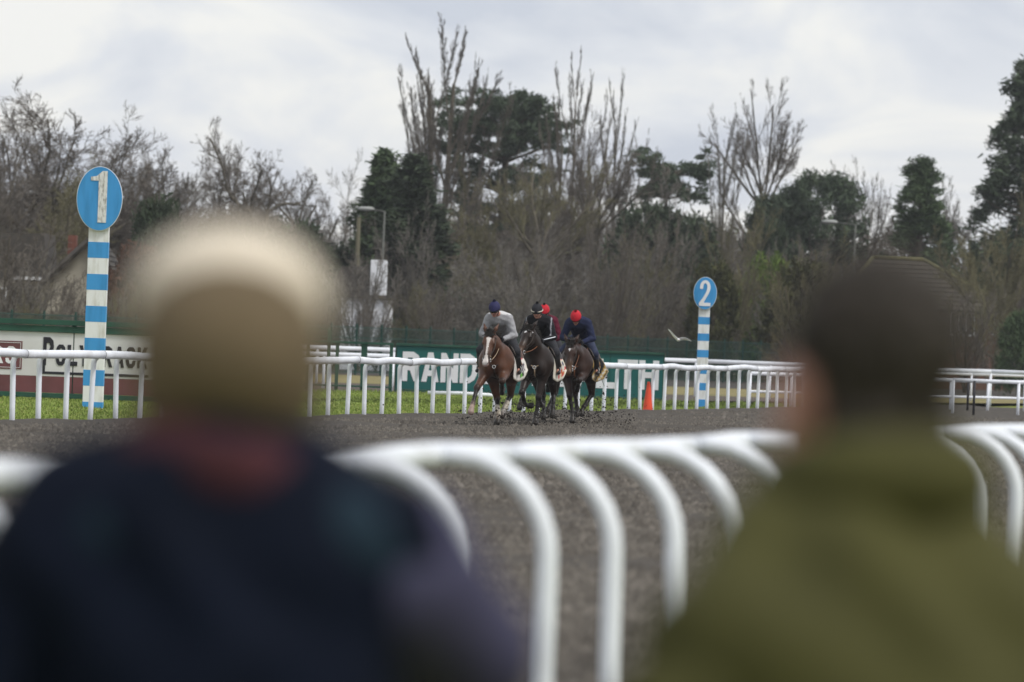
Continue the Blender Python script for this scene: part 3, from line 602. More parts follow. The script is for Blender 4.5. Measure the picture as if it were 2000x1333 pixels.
plant(CON, 'conifer', 795, 296, 292, 200, 'darker broad conifer, right one of the pair before the tall poplar', m='leaf_dark')
plant(POP[0], 'poplar', 852, 42, 345, 150, 'tallest bare poplar with several upright leaders left of the cedar')
plant(POP[1], 'poplar', 812, 150, 352, 90, 'slim bare poplar leaning out left of the tallest poplar', m='twig_grey')
plant(POP[1], 'poplar', 905, 110, 362, 60, 'thin bare poplar leader right beside the tallest poplar', m='twig_grey')
plant(POP[0], 'poplar', 838, 62, 348, 140, 'bare poplar standing just left of and behind the tallest poplar', rz=2.4)
plant(CED, 'cedar', 968, 168, 352, 245, 'broad dark flat-topped cedar between the two groups of poplars', rz=0.4)
plant(POP[1], 'poplar', 1106, 98, 340, 105, 'middle bare poplar right of the cedar with two upright leaders')
plant(POP[1], 'poplar', 1080, 190, 330, 90, 'shorter bare poplar standing before the right end of the cedar')
plant(POP[0], 'poplar', 1188, 146, 346, 75, 'slender bare poplar left of the flat-topped pine')
plant(TALL[1], 'bare_tree', 1045, 300, 310, 190, 'brown bare tree below the cedar, over the black-capped rider', m='twig_olive')
plant(TALL[0], 'bare_tree', 1150, 250, 322, 190, 'brown bare tree filling the gap between the right-hand poplars')
plant(MASS[0], 'bare_tree', 1010, 330, 316, 190, 'dense brown bare tree low under the cedar', rz=2.0)
plant(MASS[1], 'bare_tree', 1095, 265, 326, 200, 'dense brown bare tree round the foot of the middle poplar', rz=1.1)
plant(MASS[0], 'bare_tree', 1210, 300, 330, 170, 'dense greyish bare tree left of the flat-layered pine', m='twig_grey', rz=5.0)
plant(MASS[1], 'bare_tree', 900, 345, 312, 170, 'dense bare tree right of the dark conifer pair', m='twig_olive', rz=0.3)
plant(PIN, 'pine', 1292, 280, 340, 165, 'dark flat-layered pine right of the slender poplar', rz=2.0)
plant(POP[1], 'poplar', 1405, 225, 335, 85, 'pale many-stemmed bare tree before the tall round-crowned tree', m='twig_grey', bark='bark_pale')
plant(TALL[0], 'bare_tree', 1482, 160, 350, 200, 'tall bare tree with a fan-shaped round crown against the sky', rz=2.6)
plant(CRP, 'dark_pine', 1590, 325, 335, 165, 'dark round-headed pine at the foot of the fan-shaped bare tree')
plant(CRP, 'dark_pine', 1500, 372, 342, 110, 'smaller dark pine behind the trunk of the fan-shaped bare tree')
plant(TALL[1], 'bare_tree', 1688, 318, 345, 120, 'thin bare tree above the dark-haired head', m='twig_grey')
plant(RED, 'conifer', 1788, 300, 330, 175, 'slim green conifer right of the dark-haired head', m='leaf_conifer')
plant(TALL[0], 'bare_tree', 1842, 350, 360, 110, 'pale bare tree between the slim conifer and the giant evergreen', m='twig_grey')
plant(RED, 'redwood', 1992, 105, 345, 235, 'giant dark evergreen at the right edge', rz=1.0)
plant(MASS[1], 'bare_tree', 1950, 385, 290, 200, 'olive twiggy bare tree over the brick house at the right edge', m='twig_olive')
plant(SHR[1], 'bare_tree', 1935, 520, 268, 110, 'small crooked bare tree before the windows of the brick house', m='twig_olive', bark='bark_pale')
plant(BUS, 'yew', 302, 374, 236, 122, 'dark clipped yew right of the first number post', 'shrub')
plant(BUS, 'russet_shrub', 262, 468, 230, 110, 'russet leafy shrub behind the first number post', 'shrub', m='leaf_russet')
plant(BUS, 'russet_shrub', 196, 520, 228, 60, 'small russet shrub left of the first number post', 'shrub', m='leaf_russet')
plant(BUS, 'evergreen_bush', 440, 415, 300, 160, 'dark evergreen bush just above the cream cap', 'shrub', m='leaf_olive')
plant(BUS, 'evergreen_bush', 560, 420, 296, 170, 'dark ivy-green bush right above the cream cap', 'shrub')
plant(BUS, 'evergreen_bush', 645, 470, 300, 110, 'dark evergreen bush behind the wooden pole', 'shrub')
plant(BUS, 'evergreen_bush', 1260, 385, 318, 170, 'large dark evergreen under the flat-layered pine', 'shrub')
plant(BUS, 'evergreen_bush', 1345, 410, 322, 120, 'dark evergreen behind the pale stems left of the disc numbered two', 'shrub')
plant(BUS, 'evergreen_bush', 1503, 420, 312, 80, 'dark glossy bush above the lime-green shrub', 'shrub')
plant(BUS, 'lime_shrub', 1492, 488, 296, 105, 'lime-green leafy shrub beside the brick house roof', 'shrub', m='leaf_lime')
plant(BUS, 'olive_shrub', 1390, 503, 288, 95, 'olive-brown rounded shrub behind the disc numbered two', 'shrub', m='leaf_olive')
plant(BUS, 'laurel', 1990, 600, 262, 80, 'glossy dark green laurel at the lower right edge', 'shrub', m='leaf_conifer')
plant(CON, 'conifer', 1895, 470, 330, 60, 'small dark conifer left of the giant evergreen', m='leaf_dark')
# the thicket of leafless shrubs along the fence
rng = random.Random(21); mats = ['twig_brown', 'twig_grey', 'twig_olive', 'twig_brown', 'twig_grey']
for i in range(46):
    px = 640 + i * 21.5 + rng.uniform(-8, 8); D = rng.uniform(262, 300) + (px - 640) * 0.035
    if px > 1500: top = rng.uniform(455, 540)
    else: top = rng.uniform(390, 560)
    if 660 < px < 770: continue
    plant(SHR[i % 4], 'bare_shrub', px, top, D, rng.uniform(90, 150), 'leafless twiggy shrub in the thicket behind the green mesh fence', 'shrub', 'leafless shrubs behind the mesh fence', m=mats[i % 5], bark='bark_pale' if i % 3 == 0 else None)
for i in range(8):
    px = 10 + i * 34 + rng.uniform(-8, 8)
    plant(SHR[i % 4], 'bare_shrub', px, rng.uniform(540, 600), rng.uniform(214, 222), rng.uniform(60, 90), 'low leafless shrub behind the fence at the left, below the cream house', 'shrub', 'low leafless shrubs at the left', m=mats[i % 5])
plant(SHR[2], 'bare_shrub', 700, 470, 262, 120, 'sparse bare shrub before the white building', 'shrub', m='twig_grey')
plant(SHR[3], 'bare_shrub', 1800, 560, 270, 120, 'bare shrub before the brick house, just right of the dark-haired head', 'shrub', m='twig_olive')
plant(SHR[0], 'bare_shrub', 1885, 575, 266, 110, 'bare shrub under the left window of the brick house', 'shrub', m='twig_brown')
plant(SHR[1], 'bare_shrub', 1975, 545, 274, 110, 'bare shrub at the right corner of the brick house', 'shrub', m='twig_brown')
plant(BUS, 'olive_shrub', 1565, 500, 284, 150, 'broad olive shrub left of the dark-haired head, before the house', 'shrub', m='leaf_olive')
plant(SHR[2], 'bare_shrub', 1570, 470, 272, 160, 'bare twiggy shrub left of the dark-haired head', 'shrub', m='twig_olive')
plant(SHR[1], 'bare_shrub', 735, 560, 258, 90, 'low bare shrub at the foot of the white building', 'shrub', m='twig_brown')
plant(SHR[2], 'bare_shrub', 20, 490, 220, 130, 'bare twiggy shrub before the low wing of the cream house', 'shrub', m='twig_grey')
plant(SHR[3], 'bare_shrub', 118, 535, 222, 110, 'low bare shrub before the cream gable', 'shrub', m='twig_brown')
# the wood behind it all that reads as one mass
sg = []
for i in range(26000):
    px = rng.uniform(-120, 2120); D = rng.uniform(395, 440); f = rng.random() ** 0.8
    topy = 455 + 40 * math.sin(px * 0.011) + 25 * math.sin(px * 0.031 + 1) + (25 if 330 < px < 700 else 0) + (30 if px > 1600 else 0); z1 = at(px, topy, D).z * f + .2; x = at(px, 680, D).x
    ln = rng.uniform(.6, 1.6); dx, dz = rng.gauss(0, .35) * ln, abs(rng.gauss(.8, .4)) * ln; sg.append((x, D, z1, x + dx, D + rng.gauss(0, .3), z1 + dz, .045, .018))
o = mk('distant_wood', segs_mesh(sg, 3), MATS['twig_brown']); tag(o, 'brown leafless wood closing the background behind the trees', 'wood', kind='stuff')
cl = [((at(px, 680, 445).x, 445 + rng.uniform(0, 12), rng.uniform(.2, 1) * at(px, 470 + 30 * math.sin(px * .013), 445).z), (1.5, 1.2, .9), 1) for px in np.linspace(-150, 2150, 620)]
o = mk('distant_hedge', leaves(cl, .33, 60), MATS['leaf_olive']); tag(o, 'dark far-off evergreen growth behind the leafless wood', 'wood', kind='stuff')

# ------------------------------------------------------------------ houses
mat('render_cream', (0.42, 0.39, 0.32), (0.34, 0.31, 0.26), 1.5, 0.85); mat('render_white', (0.80, 0.81, 0.84), (0.68, 0.69, 0.72), 1.0, 0.8)
mat('tile_dark', (0.075, 0.065, 0.055), (0.05, 0.045, 0.04), 4, 0.8, 0.3, 10); mat('tile_brown', (0.10, 0.085, 0.066), (0.065, 0.058, 0.045), 3, 0.85, 0.3, 10)
mat('brick_wall', (0.19, 0.105, 0.072), (0.13, 0.075, 0.055), 9, 0.85); mat('glass', (0.03, 0.035, 0.04), rough=0.1, spec=0.6); mat('moss', (0.17, 0.16, 0.07), (0.12, 0.11, 0.05), 5, 0.9)
mat('chimney_brick', (0.2, 0.075, 0.05), (0.14, 0.055, 0.04), 8, 0.85)
def window(parent, x0, x1, z0, z1, y, n):
    w = mk('window', box(x0, x1, y - 0.02, y + 0.03, z0, z1), MATS['glass'], parent)
    mk('frame', join(*[box(x0 + (x1 - x0) * i / n - .04, x0 + (x1 - x0) * i / n + .04, y - 0.07, y - 0.021, z0, z1) for i in range(n + 1)], box(x0 - .04, x1 + .04, y - .072, y - .0215, z1, z1 + .08), box(x0 - .1, x1 + .1, y - .1, y - .0215, z0 - .1, z0)), MATS['render_white'], w)
def slope_roof(parent, ridge_a, ridge_b, eave_a, eave_b, n, m):   # a roof slope of overlapping tile courses
    ra, rb, ea, eb = map(Vector, (ridge_a, ridge_b, eave_a, eave_b)); nrm = (rb - ra).cross(ea - ra).normalized()
    if nrm.z < 0: nrm = -nrm
    for i in range(n):
        t0, t1 = i / n, (i + 1.25) / n; a, b, c, d_ = ra.lerp(ea, t0), rb.lerp(eb, t0), rb.lerp(eb, t1), ra.lerp(ea, t1); lo_, hi_ = nrm * 0.0, nrm * 0.055
        V = [a + lo_, b + lo_, c + hi_, d_ + hi_, a - nrm * .03, b - nrm * .03, c + nrm * .025, d_ + nrm * .025]
        mk('tile_course', (V, [(0, 1, 2, 3), (7, 6, 5, 4), (3, 2, 6, 7), (0, 3, 7, 4), (1, 5, 6, 2), (0, 4, 5, 1)]), MATS[m], parent)
# cream gabled house at the left
D = 232.0; o = at(0, 690, D); root = empty('cream_house', (0, D, 0), 0, 'cream rendered house with steep dark gable roof at the left', 'house')
X = lambda px: at(px, 560, D).x; Z = lambda py, px: at(px, py, D).z
gx0, gx1, ap = X(40), X(215), X(172); ze, za = Z(560, 100), Z(470, 172)
mk('wall', prism([(X(92), -.1), (X(215), -.1), (X(215), ze), (ap, za), (X(92), Z(545, 92))], 0, 7), MATS['render_cream'], root)
slope_roof(root, (ap, -.4, za + .15), (ap, 7.3, za + .15), (X(78), -.4, Z(552, 78)), (X(78), 7.3, Z(552, 78)), 8, 'tile_dark')
slope_roof(root, (ap + .05, -.4, za + .15), (ap + .05, 7.3, za + .15), (X(236), -.4, Z(552, 236)), (X(236), 7.3, Z(552, 236)), 8, 'tile_dark')
mk('barge_board', tube([(X(80), -.45, Z(556, 80)), (ap, -.45, za - .02)], .14, 4), MATS['tile_dark'], root)
mk('wing', box(X(-60), X(91), .6, 6, -.1, Z(548, 30)), MATS['render_cream'], root)
rf = mk('wing_roof', prism([(X(-66), Z(548, -60) + .01), (X(90), Z(548, 90) + .01), (X(80), Z(455, 80)), (X(-50), Z(455, -50))], .5, 6.2), MATS['tile_dark'], root)
mk('gutter', box(X(22), X(90), .3, .45, Z(546, 30), Z(540, 30)), MATS['render_white'], root)
mk('chimney', box(X(122), X(138), 2, 2.8, za - 1.2, Z(458, 130)), MATS['chimney_brick'], root)
window(root, X(-40), X(10), Z(610, 0), Z(565, 0), .57, 2)
# white building between the trees
D = 272.0; root = empty('white_building', (0, D, 0), 0, 'white rendered building glimpsed between trees behind the lamp post', 'building')
mk('wall', box(X(668), X(762), 0, 8, -.1, Z(584, 700), .02), MATS['render_white'], root)
mk('tower', box(X(722), X(752), .4, 4, Z(584, 735) + .01, Z(508, 735), .02), MATS['render_white'], root)
mk('string_course', box(X(664), X(766), -.18, 8.2, Z(584, 700) + .005, Z(578, 700) + .06), MATS['tile_dark'], root)
mk('roof', prism([(X(640), Z(580, 640)), (X(720), Z(580, 720)), (X(720), Z(520, 720)), (X(665), Z(520, 665))], .5, 7.5), MATS['tile_dark'], root)
window(root, X(700), X(716), Z(640, 708), Z(606, 708), -.03, 2)
# brick house at the right
D = 296.0; root = empty('brick_house', (0, D, 0), 0, 'brick house with brown hipped tile roof behind the dark-haired spectator', 'house')
hx0, hx1 = X(1635), X(1985); ze = Z(604, 1860); zr = Z(508, 1800)
mk('wall', box(X(1648), X(1978), 0, 8, -.1, ze), MATS['brick_wall'], root)
r0, r1 = X(1712), X(1812)
slope_roof(root, (r0, 4, zr), (r1, 4, zr), (hx0, -.5, ze - .05), (hx1, -.5, ze - .05), 11, 'tile_brown')
slope_roof(root, (r1 + .02, 4, zr), (r1 + .02, 4.1, zr), (hx1 + .02, -.48, ze - .05), (hx1 + .02, 8.5, ze - .05), 11, 'tile_brown')
slope_roof(root, (r0 - .02, 4.1, zr), (r0 - .02, 4, zr), (hx0 - .02, 8.5, ze - .05), (hx0 - .02, -.48, ze - .05), 11, 'tile_brown')
mk('ridge', tube([(r0, 4, zr + .05), (r1, 4, zr + .05)], .13, 8), MATS['moss'], root, True)
mk('hip', tube([(r1, 4, zr + .05), (hx1, -.5, ze + .02)], .12, 8), MATS['moss'], root, True)
mk('hip', tube([(r0, 4, zr + .05), (hx0, -.5, ze + .02)], .12, 8), MATS['moss'], root, True)
mk('gutter', box(hx0, hx1, -.66, -.54, ze - .2, ze - .06), MATS['ink'], root)
for a, b in ((1858, 1905), (1945, 1975), (1690, 1740)): window(root, X(a), X(b), Z(652, a), Z(612, a), -.03, 3)
# ------------------------------------------------------------------ street lamps and pole
def street_lamp(px_pole, px_head, py, D, label, foot=690):
    g = at(px_pole, foot, D); h = at(px_pole, py, D).z; root = empty('street_lamp', (g.x, D, 0), 0, label, 'lamp post'); hx = at(px_head, py, D).x - g.x; s_ = 1 if hx > 0 else -1
    mk('pole', tube([(0, 0, -.2), (0, 0, 1.2), (0, 0, 1.25), (0, 0, h)], [.1, .1, .06, .05], 10), MATS['steel'], root, True)
    mk('arm', tube([(0, 0, h - .05), (hx * .2, 0, h), (hx * .75, 0, h + .06)], .035, 8), MATS['steel'], root, True)
    v, f = lathe([(0.02, -.5), (.13, -.4), (.17, -.1), (.15, .3), (.06, .5), (.02, .52)], 14); mk('lamp_head', ([(hx * .8 + s_ * q[2] * .85, q[0], h + .07 + q[1] * .7) for q in v], f), MATS['rail_grey'], root, True)
street_lamp(741, 706, 412, 282, 'grey street lamp on a tall pole before the dark conifers')
street_lamp(112, 54, 382, 290, 'street lamp whose head shows among the bare branches at the left')
street_lamp(1662, 1608, 438, 300, 'street lamp head showing above the dark-haired spectator')
g = at(691, 690, 285); h = at(691, 424, 285).z; root = empty('utility_pole', (g.x, 285, 0), 0, 'mossy wooden utility pole left of the grey street lamp', 'pole')
mk('pole', tube([(0, 0, -.2), (0, 0, h)], [.15, .11], 10), MATS['wood_pole'], root, True)
mk('cap', tube([(0, 0, h + .003), (0, 0, h + .1)], [.12, .05], 10), MATS['steel'], root, True)
D = 320; g = at(676, 690, D); h = at(676, 436, D).z; root = empty('television_aerial', (g.x, D, 0), 0, 'television aerial on a thin mast left of the wooden pole', 'aerial')
mk('mast', tube([(0, 0, -.2), (0, 0, h)], .03, 6), MATS['steel'], root); mk('boom', tube([(-.45, 0, h - .05), (.45, 0, h - .05)], .025, 6), MATS['steel'], root)
for i in range(7): mk('element', tube([(-.42 + i * .14, 0, h - .25), (-.42 + i * .14, 0, h + .12)], .014, 4), MATS['steel'], root)

# ------------------------------------------------------------------ horses
mat('coat', (1, 1, 1), (0.72, 0.72, 0.72), 7, 0.40, 0.12, 40, attr=True, spec=0.28)
mat('hair_black', (0.018, 0.015, 0.013), (0.03, 0.026, 0.022), 30, 0.6, 0.5, 60, stretch=(1, 1, .2))
mat('leather_dark', (0.03, 0.02, 0.015), rough=0.45); mat('leather_brown', (0.20, 0.075, 0.03), rough=0.5); mat('leather_tan', (0.36, 0.27, 0.18), rough=0.6)
mat('metal_ring', (0.6, 0.6, 0.6), rough=0.25, spec=0.8); mat('cloth_print', (1, 1, 1), (0.86, 0.86, 0.86), 9, 0.85, 0.25, 25, attr=True, spec=0.1)
mat('boot_white', (0.55, 0.50, 0.42), (0.3, 0.26, 0.2), 14, 0.7); mat('fleece_white', (0.75, 0.73, 0.74), rough=0.9); mat('strap_grey', (0.25, 0.26, 0.3), rough=0.6)
mat('eye', (0.008, 0.006, 0.005), rough=0.08, spec=0.7); mat('skin', (0.50, 0.27, 0.20), (0.42, 0.20, 0.15), 9, 0.5, spec=0.35)
mat('mouth_dark', (0.03, 0.012, 0.012), rough=0.4)
def leg_front(b, s, pts, c1, c2, ch):       # elbow, knee, fetlock, hoof top, toe
    el, kn, fe, ht, to = pts
    b.c((0.52, s * .16, 1.2), el, .17, .105, c1, .08); b.c(el, kn, .098, .056, c1, .05); b.e(kn, (.062, .056, .068), c2, .03)
    m_ = tuple((np.array(kn) * .45 + np.array(fe) * .55)); b.c(kn, m_, .048, .037, c2, .03); b.c(m_, fe, .037, .038, c2, .02); b.e(fe, (.05, .046, .05), c2, .025)
    b.c(fe, ht, .04, .043, ch[0], .02); b.c(ht, to, .05, .062, ch[1], .012)
def leg_hind(b, s, pts, c1, c2, ch):        # stifle, hock, fetlock, hoof top, toe
    st, ho, fe, ht, to = pts
    b.c((-.68, s * .13, 1.25), st, .215, .145, c1, .1); b.c(st, ho, .125, .058, c1, .06); b.e(ho, (.07, .052, .075), c2, .03)
    m_ = tuple((np.array(ho) * .5 + np.array(fe) * .5)); b.c(ho, m_, .052, .041, c2, .03); b.c(m_, fe, .041, .041, c2, .02); b.e(fe, (.052, .047, .052), c2, .025)
    b.c(fe, ht, .042, .044, ch[0], .02); b.c(ht, to, .05, .06, ch[1], .012)
class Frame:                                # a turned frame for a head: o + a*axis + w*side + n*front
    def __init__(s, o, yaw, pitch):
        s.o = np.array(o, float); cy, sy = math.cos(yaw), math.sin(yaw); cp, sp = math.cos(pitch), math.sin(pitch)
        s.a = np.array((cy * cp, sy * cp, -sp)); s.w = np.array((-sy, cy, 0)); s.n = np.array((cy * sp, sy * sp, cp))
        s.M = np.stack([s.a, s.w, s.n], 1)
    k = 1.0
    def __call__(s, a, w, n): return s.o + (s.a * a + s.w * w + s.n * n) * s.k
    def inv(s, X): return (X - s.o) @ s.M / s.k
def ring(Fm, a, rw, rn, cn, t, skew=0.0):   # a strap round the head
    return tube([Fm(a + skew * math.sin(q), rw * math.cos(q), cn + rn * math.sin(q)) for q in np.linspace(0, 2 * math.pi, 21)], t, 5, caps=False)
def make_horse(px, py, label, C, pose, head, mark, sheet_col, opts, dz=0.0):
    g = gnd(px, py); root = empty('horse', (g.x, g.y, 0.03 + dz), math.atan2(-T.y, -T.x) + opts.get('rz', 0), label, 'horse')
    c1, c2, cm = C['coat'], C['points'], C['muzzle']; b = Body(0.0165)
    # trunk
    b.c((.52, 0, 1.20), (.05, 0, 1.19), .285, .305, c1, .1).c((.05, 0, 1.19), (-.42, 0, 1.25), .30, .27, c1, .1).c((-.42, 0, 1.26), (-.72, 0, 1.31), .27, .25, c1, .12)
    b.c((.42, 0, 1.47), (.1, 0, 1.40), .11, .12, c1, .12).c((-.3, 0, 1.43), (-.68, 0, 1.47), .13, .13, c1, .12)
    for s in (-1, 1):
        b.e((.53, s * .17, 1.22), (.20, .13, .26), c1, .08).e((.70, s * .105, 1.10), (.13, .115, .17), c1, .05).e((-.72, s * .15, 1.26), (.24, .16, .25), c1, .08)
    b.e((.66, 0, 1.22), (.16, .13, .2), c1, .08)
    # neck
    po = np.array(head['poll']); nb = np.array((.52, 0, 1.36)); md = (nb + po) / 2 + np.array((.02, 0, .01))
    b.c(nb + (.02, 0, -.06), md + (0, 0, -.05), .225, .155, c1, .1).c(nb + (-.02, 0, .08), md + (0, 0, .05), .13, .10, c1, .08)
    b.c(md + (0, 0, -.04), po + (-.05, 0, -.06), .150, .112, c1, .06).c(md + (0, 0, .05), po + (-.04, 0, .0), .095, .085, c1, .06)
    Fm = Frame(po, head['yaw'], head['pitch']); Fm.k = 1.1; hb = len(b.p)
    b.e(Fm(.10, 0, -.03), (.15, .092, .095), c1, .05, Fm.M); b.c(Fm(.12, 0, .01), Fm(.36, 0, -.005), .074, .056, c1, .05); b.c(Fm(.34, 0, -.01), Fm(.52, 0, -.02), .058, .056, cm, .04)
    b.c(Fm(.2, 0, -.11), Fm(.46, 0, -.085), .06, .038, c1, .05)
    for s in (-1, 1):
        b.e(Fm(.13, s * .04, -.1), (.12, .042, .095), c1, .04, Fm.M); b.c(Fm(.07, s * .072, .03), Fm(.17, s * .083, .02), .028, .03, c1, .03)      # cheek, brow
        b.c(Fm(.14, s * .06, .01), Fm(.34, s * .04, -.02), .03, .022, c1, .03)
        b.e(Fm(.535, s * .036, .005), (.04, .027, .034), cm, .02, Fm.M)                                                                  # nostril wing
        er = head.get('ears', .05); b.c(Fm(-.02, s * .058, .03), Fm(-.10, s * (.075 + er * .3), .055), .032, .034, c1, .02); b.c(Fm(-.10, s * (.075 + er * .3), .055), Fm(-.2, s * (.07 + er), .06), .032, .009, c1, .015)
    b.e(Fm(.565, 0, -.03), (.038, .05, .045), cm, .03, Fm.M)
    if head.get('open'): b.c(Fm(.40, 0, -.12), Fm(.52, 0, -.155), .036, .03, cm, .03)
    else: b.c(Fm(.42, 0, -.085), Fm(.545, 0, -.085), .036, .03, cm, .03)
    b.p[hb:] = [(p[0], p[1], p[2] if p[0] == 'c' else p[2] * 1.1, p[3] * 1.1 if p[0] == 'c' else p[3], p[4] * 1.1 if p[0] == 'c' else p[4]) + p[5:] for p in b.p[hb:]]
    hoof = (.035, .03, .026); ch = lambda i: C['socks'].get(i, (c2, hoof))
    leg_front(b, -1, pose['rf'], c1, c2, ch('rf')); leg_front(b, 1, pose['lf'], c1, c2, ch('lf')); leg_hind(b, -1, pose['rh'], c1, c2, ch('rh')); leg_hind(b, 1, pose['lh'], c1, c2, ch('lh'))
    v, q, col = b.mesh(); L_ = Fm.inv(v)
    hd = (L_[:, 0] > -.02) & (L_[:, 0] < .62) & (np.abs(L_[:, 1]) < .13) & (L_[:, 2] > -.2) & (v[:, 0] > po[0] - .1)
    if mark == 'blaze':
        wd = np.interp(L_[:, 0], [.05, .1, .2, .3, .42, .52, .6], [0, .04, .02, .014, .022, .045, .05]); w_ = hd & (L_[:, 2] > -.02) & (np.abs(L_[:, 1] - .006) < wd); col[w_] = (.72, .66, .62)
        w_ = hd & (L_[:, 0] > .5) & (L_[:, 2] < .0) & (L_[:, 2] > -.075); col[w_] = (.50, .34, .31)
    elif mark: w_ = hd & (L_[:, 2] > .0) & (np.abs(L_[:, 0] - mark[0]) + 1.3 * np.abs(L_[:, 1]) < mark[1]); col[w_] = (.75, .74, .74)
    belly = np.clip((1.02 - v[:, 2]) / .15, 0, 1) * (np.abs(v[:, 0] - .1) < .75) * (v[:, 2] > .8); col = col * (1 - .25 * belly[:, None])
    mk('body', (v, q), MATS['coat'], root, True, col)
    for s in (-1, 1):
        vf = lathe([(.002, -.019), (.012, -.014), (.019, 0), (.012, .014), (.002, .019)], 10); mk('eye', ([tuple(Fm(.155, s * .098, .0) + np.array(p)) for p in vf[0]], vf[1]), MATS['eye'], root, True)
        mk('nostril', ([tuple(Fm(.558, s * .05, .01) + np.array(p) * (.75, .55, 1.0)) for p in vf[0]], vf[1]), MATS['mouth_dark'], root, True)
    # mane, forelock, tail
    sg = []; rng = random.Random(label)
    for i in range(320):
        t_ = rng.random(); p0 = np.array((.38, 0, 1.56)) * (1 - t_) + (po + np.array((-.06, 0, .09))) * t_ + np.array((0, rng.gauss(0, .018), .012)); p0[2] += .05 * math.sin(t_ * math.pi)
        e_ = p0 + np.array((rng.gauss(-.07, .03), rng.choice((-1, 1, 1)) * rng.uniform(.03, .11), rng.uniform(-.1, .06))); sg.append((*p0, *e_, .009, .003))
    mk('mane', segs_mesh(sg, 4), MATS['hair_black'], root)
    sg = [(*Fm(rng.uniform(-.09, .0), rng.gauss(0, .025), .05), *Fm(rng.uniform(-.09, .1), rng.gauss(0, .06), rng.uniform(.06, .11)), .009, .003) for i in range(130)]
    mk('forelock', segs_mesh(sg, 4), MATS['hair_black'], root)
    sg = []
    for i in range(90):
        p0 = np.array((-.94, rng.gauss(0, .03), 1.38 + rng.gauss(0, .03))); y1 = rng.gauss(.02, .05); a = np.array((-1.15, y1, 1.32 + rng.gauss(0, .04))); c_ = np.array((-1.38, y1 * 2.4, .95 + rng.gauss(0, .12)))
        sg += [(*p0, *a, .022, .018), (*a, *c_, .018, .004)]
    mk('tail', segs_mesh(sg, 4), MATS['hair_black'], root)
    # bridle
    br = mk('bridle', join(ring(Fm, .34, .064, .066, -.045, .011), ring(Fm, .03, .098, .10, -.05, .012, .02), *[tube([Fm(.03, s * .098, -.03), Fm(.2, s * .098, -.06), Fm(.34, s * .066, -.05), Fm(.44, s * .062, -.06)], .010, 5) for s in (-1, 1)]), MATS[opts['bridle']], root, True)
    mk('noseband', ring(Fm, .40, .064, .066, -.045, .013), MATS[opts['noseband']], br, True)
    mk('browband', tube([Fm(.035 + .02 * abs(w) / .1, w, .058 - 5.5 * w * w) for w in np.linspace(-.1, .1, 9)], .014, 6), MATS[opts['browband']], br, True)
    for s in (-1, 1): mk('bit_ring', tube([Fm(.455 + .03 * math.cos(q_), s * .068, -.06 + .03 * math.sin(q_)) for q_ in np.linspace(0, 6.283, 13)], .007, 5, caps=False), MATS['metal_ring'], br, True)
    hx, hz = opts['hands']
    for s in (-1, 1):
        bit = Fm(.455, s * .075, -.065); hd_ = np.array((hx, s * .09, hz)); mid = (bit + hd_) / 2 + np.array((0, s * .06, -.07)); mk('rein', tube([bit * (1 - t_) ** 2 + 2 * mid * t_ * (1 - t_) + hd_ * t_ ** 2 for t_ in np.linspace(0, 1, 9)], .008, 5), MATS[opts['rein']], br, True)
    # breast strap with ring, running from the neck to the girth
    mk('martingale', join(*[tube([(.40, s * .2, 1.5), (.62, s * .235, 1.34), (.80, s * .13, 1.17), (.845, 0, 1.1)], .013, 5) for s in (-1, 1)], tube([(.845, 0, 1.1), (.78, 0, .95), (.5, 0, .905), (.32, 0, .885)], .014, 5)), MATS[opts['strap']], root, True)
    mk('martingale_ring', tube([(.862, .03 * math.cos(q_), 1.1 + .03 * math.sin(q_)) for q_ in np.linspace(0, 6.283, 13)], .007, 5, caps=False), MATS['metal_ring'], root, True)
    mk('girth', tube([(.22, .322 * math.sin(a), 1.2 + .328 * math.cos(a)) for a in np.linspace(1.0, 5.28, 25)], .03, 6, .4, False, (1, 0, 0)), MATS['leather_dark'], root, True)
    # saddle cloth draped over the barrel, kicked out behind
    nu, nv = 26, 40; V, CL = [], []
    for i in range(nu):
        for j in range(nv):
            u, w = i / (nu - 1), j / (nv - 1) * 2 - 1; x = .42 - u * 1.08; s_ = np.sign(w); A_ = abs(w); drop = A_ * (.80 - .05 * u); rad = .322 + .02 * u
            zt = 1.50 - .09 * math.sin(u * 2.6); ang = min(drop / rad, 1.5); y = rad * math.sin(ang); z = zt - rad + rad * math.cos(ang)
            if drop / rad > 1.5: z -= drop - 1.5 * rad
            fl_ = max(u - .5, 0) * A_ ** 1.5; y += fl_ * (.20 + opts.get('flap', 0) * .25) + .012 * math.sin(9 * u + 5 * w) * A_; z += fl_ * .10; x -= fl_ * .15
            cor = max(A_ - .8, 0) / .2 * max(u - .8, 0) / .2; z += cor * .10; x += cor * .08
            V.append((x, s_ * y, z)); CL.append(sheet_col(u, w))
    Fq = [(i * nv + j, i * nv + j + 1, (i + 1) * nv + j + 1, (i + 1) * nv + j) for i in range(nu - 1) for j in range(nv - 1)]
    o = mk('saddle_cloth', (V, Fq), MATS['cloth_print'], root, True, CL); md_ = o.modifiers.new('thick', 'SOLIDIFY'); md_.thickness = .014; md_.offset = 1
    # saddle
    V = []; nu, nv = 14, 25
    for i in range(nu):
        for j in range(nv):
            u, w = i / (nu - 1), j / (nv - 1) * 2 - 1; x = .34 - u * .62 + .1 * (1 - abs(w)) * 0; A_ = abs(w); wd = (.42 - .16 * u) if u < .55 else .33 - .12 * (u - .55); dr = A_ * wd; rad = .345; ang = dr / rad
            V.append((x + A_ * .10 * (1 - u), np.sign(w) * rad * math.sin(ang), 1.535 + .07 * (2 * u - 1) ** 2 * (1 - A_) - rad + rad * math.cos(ang)))
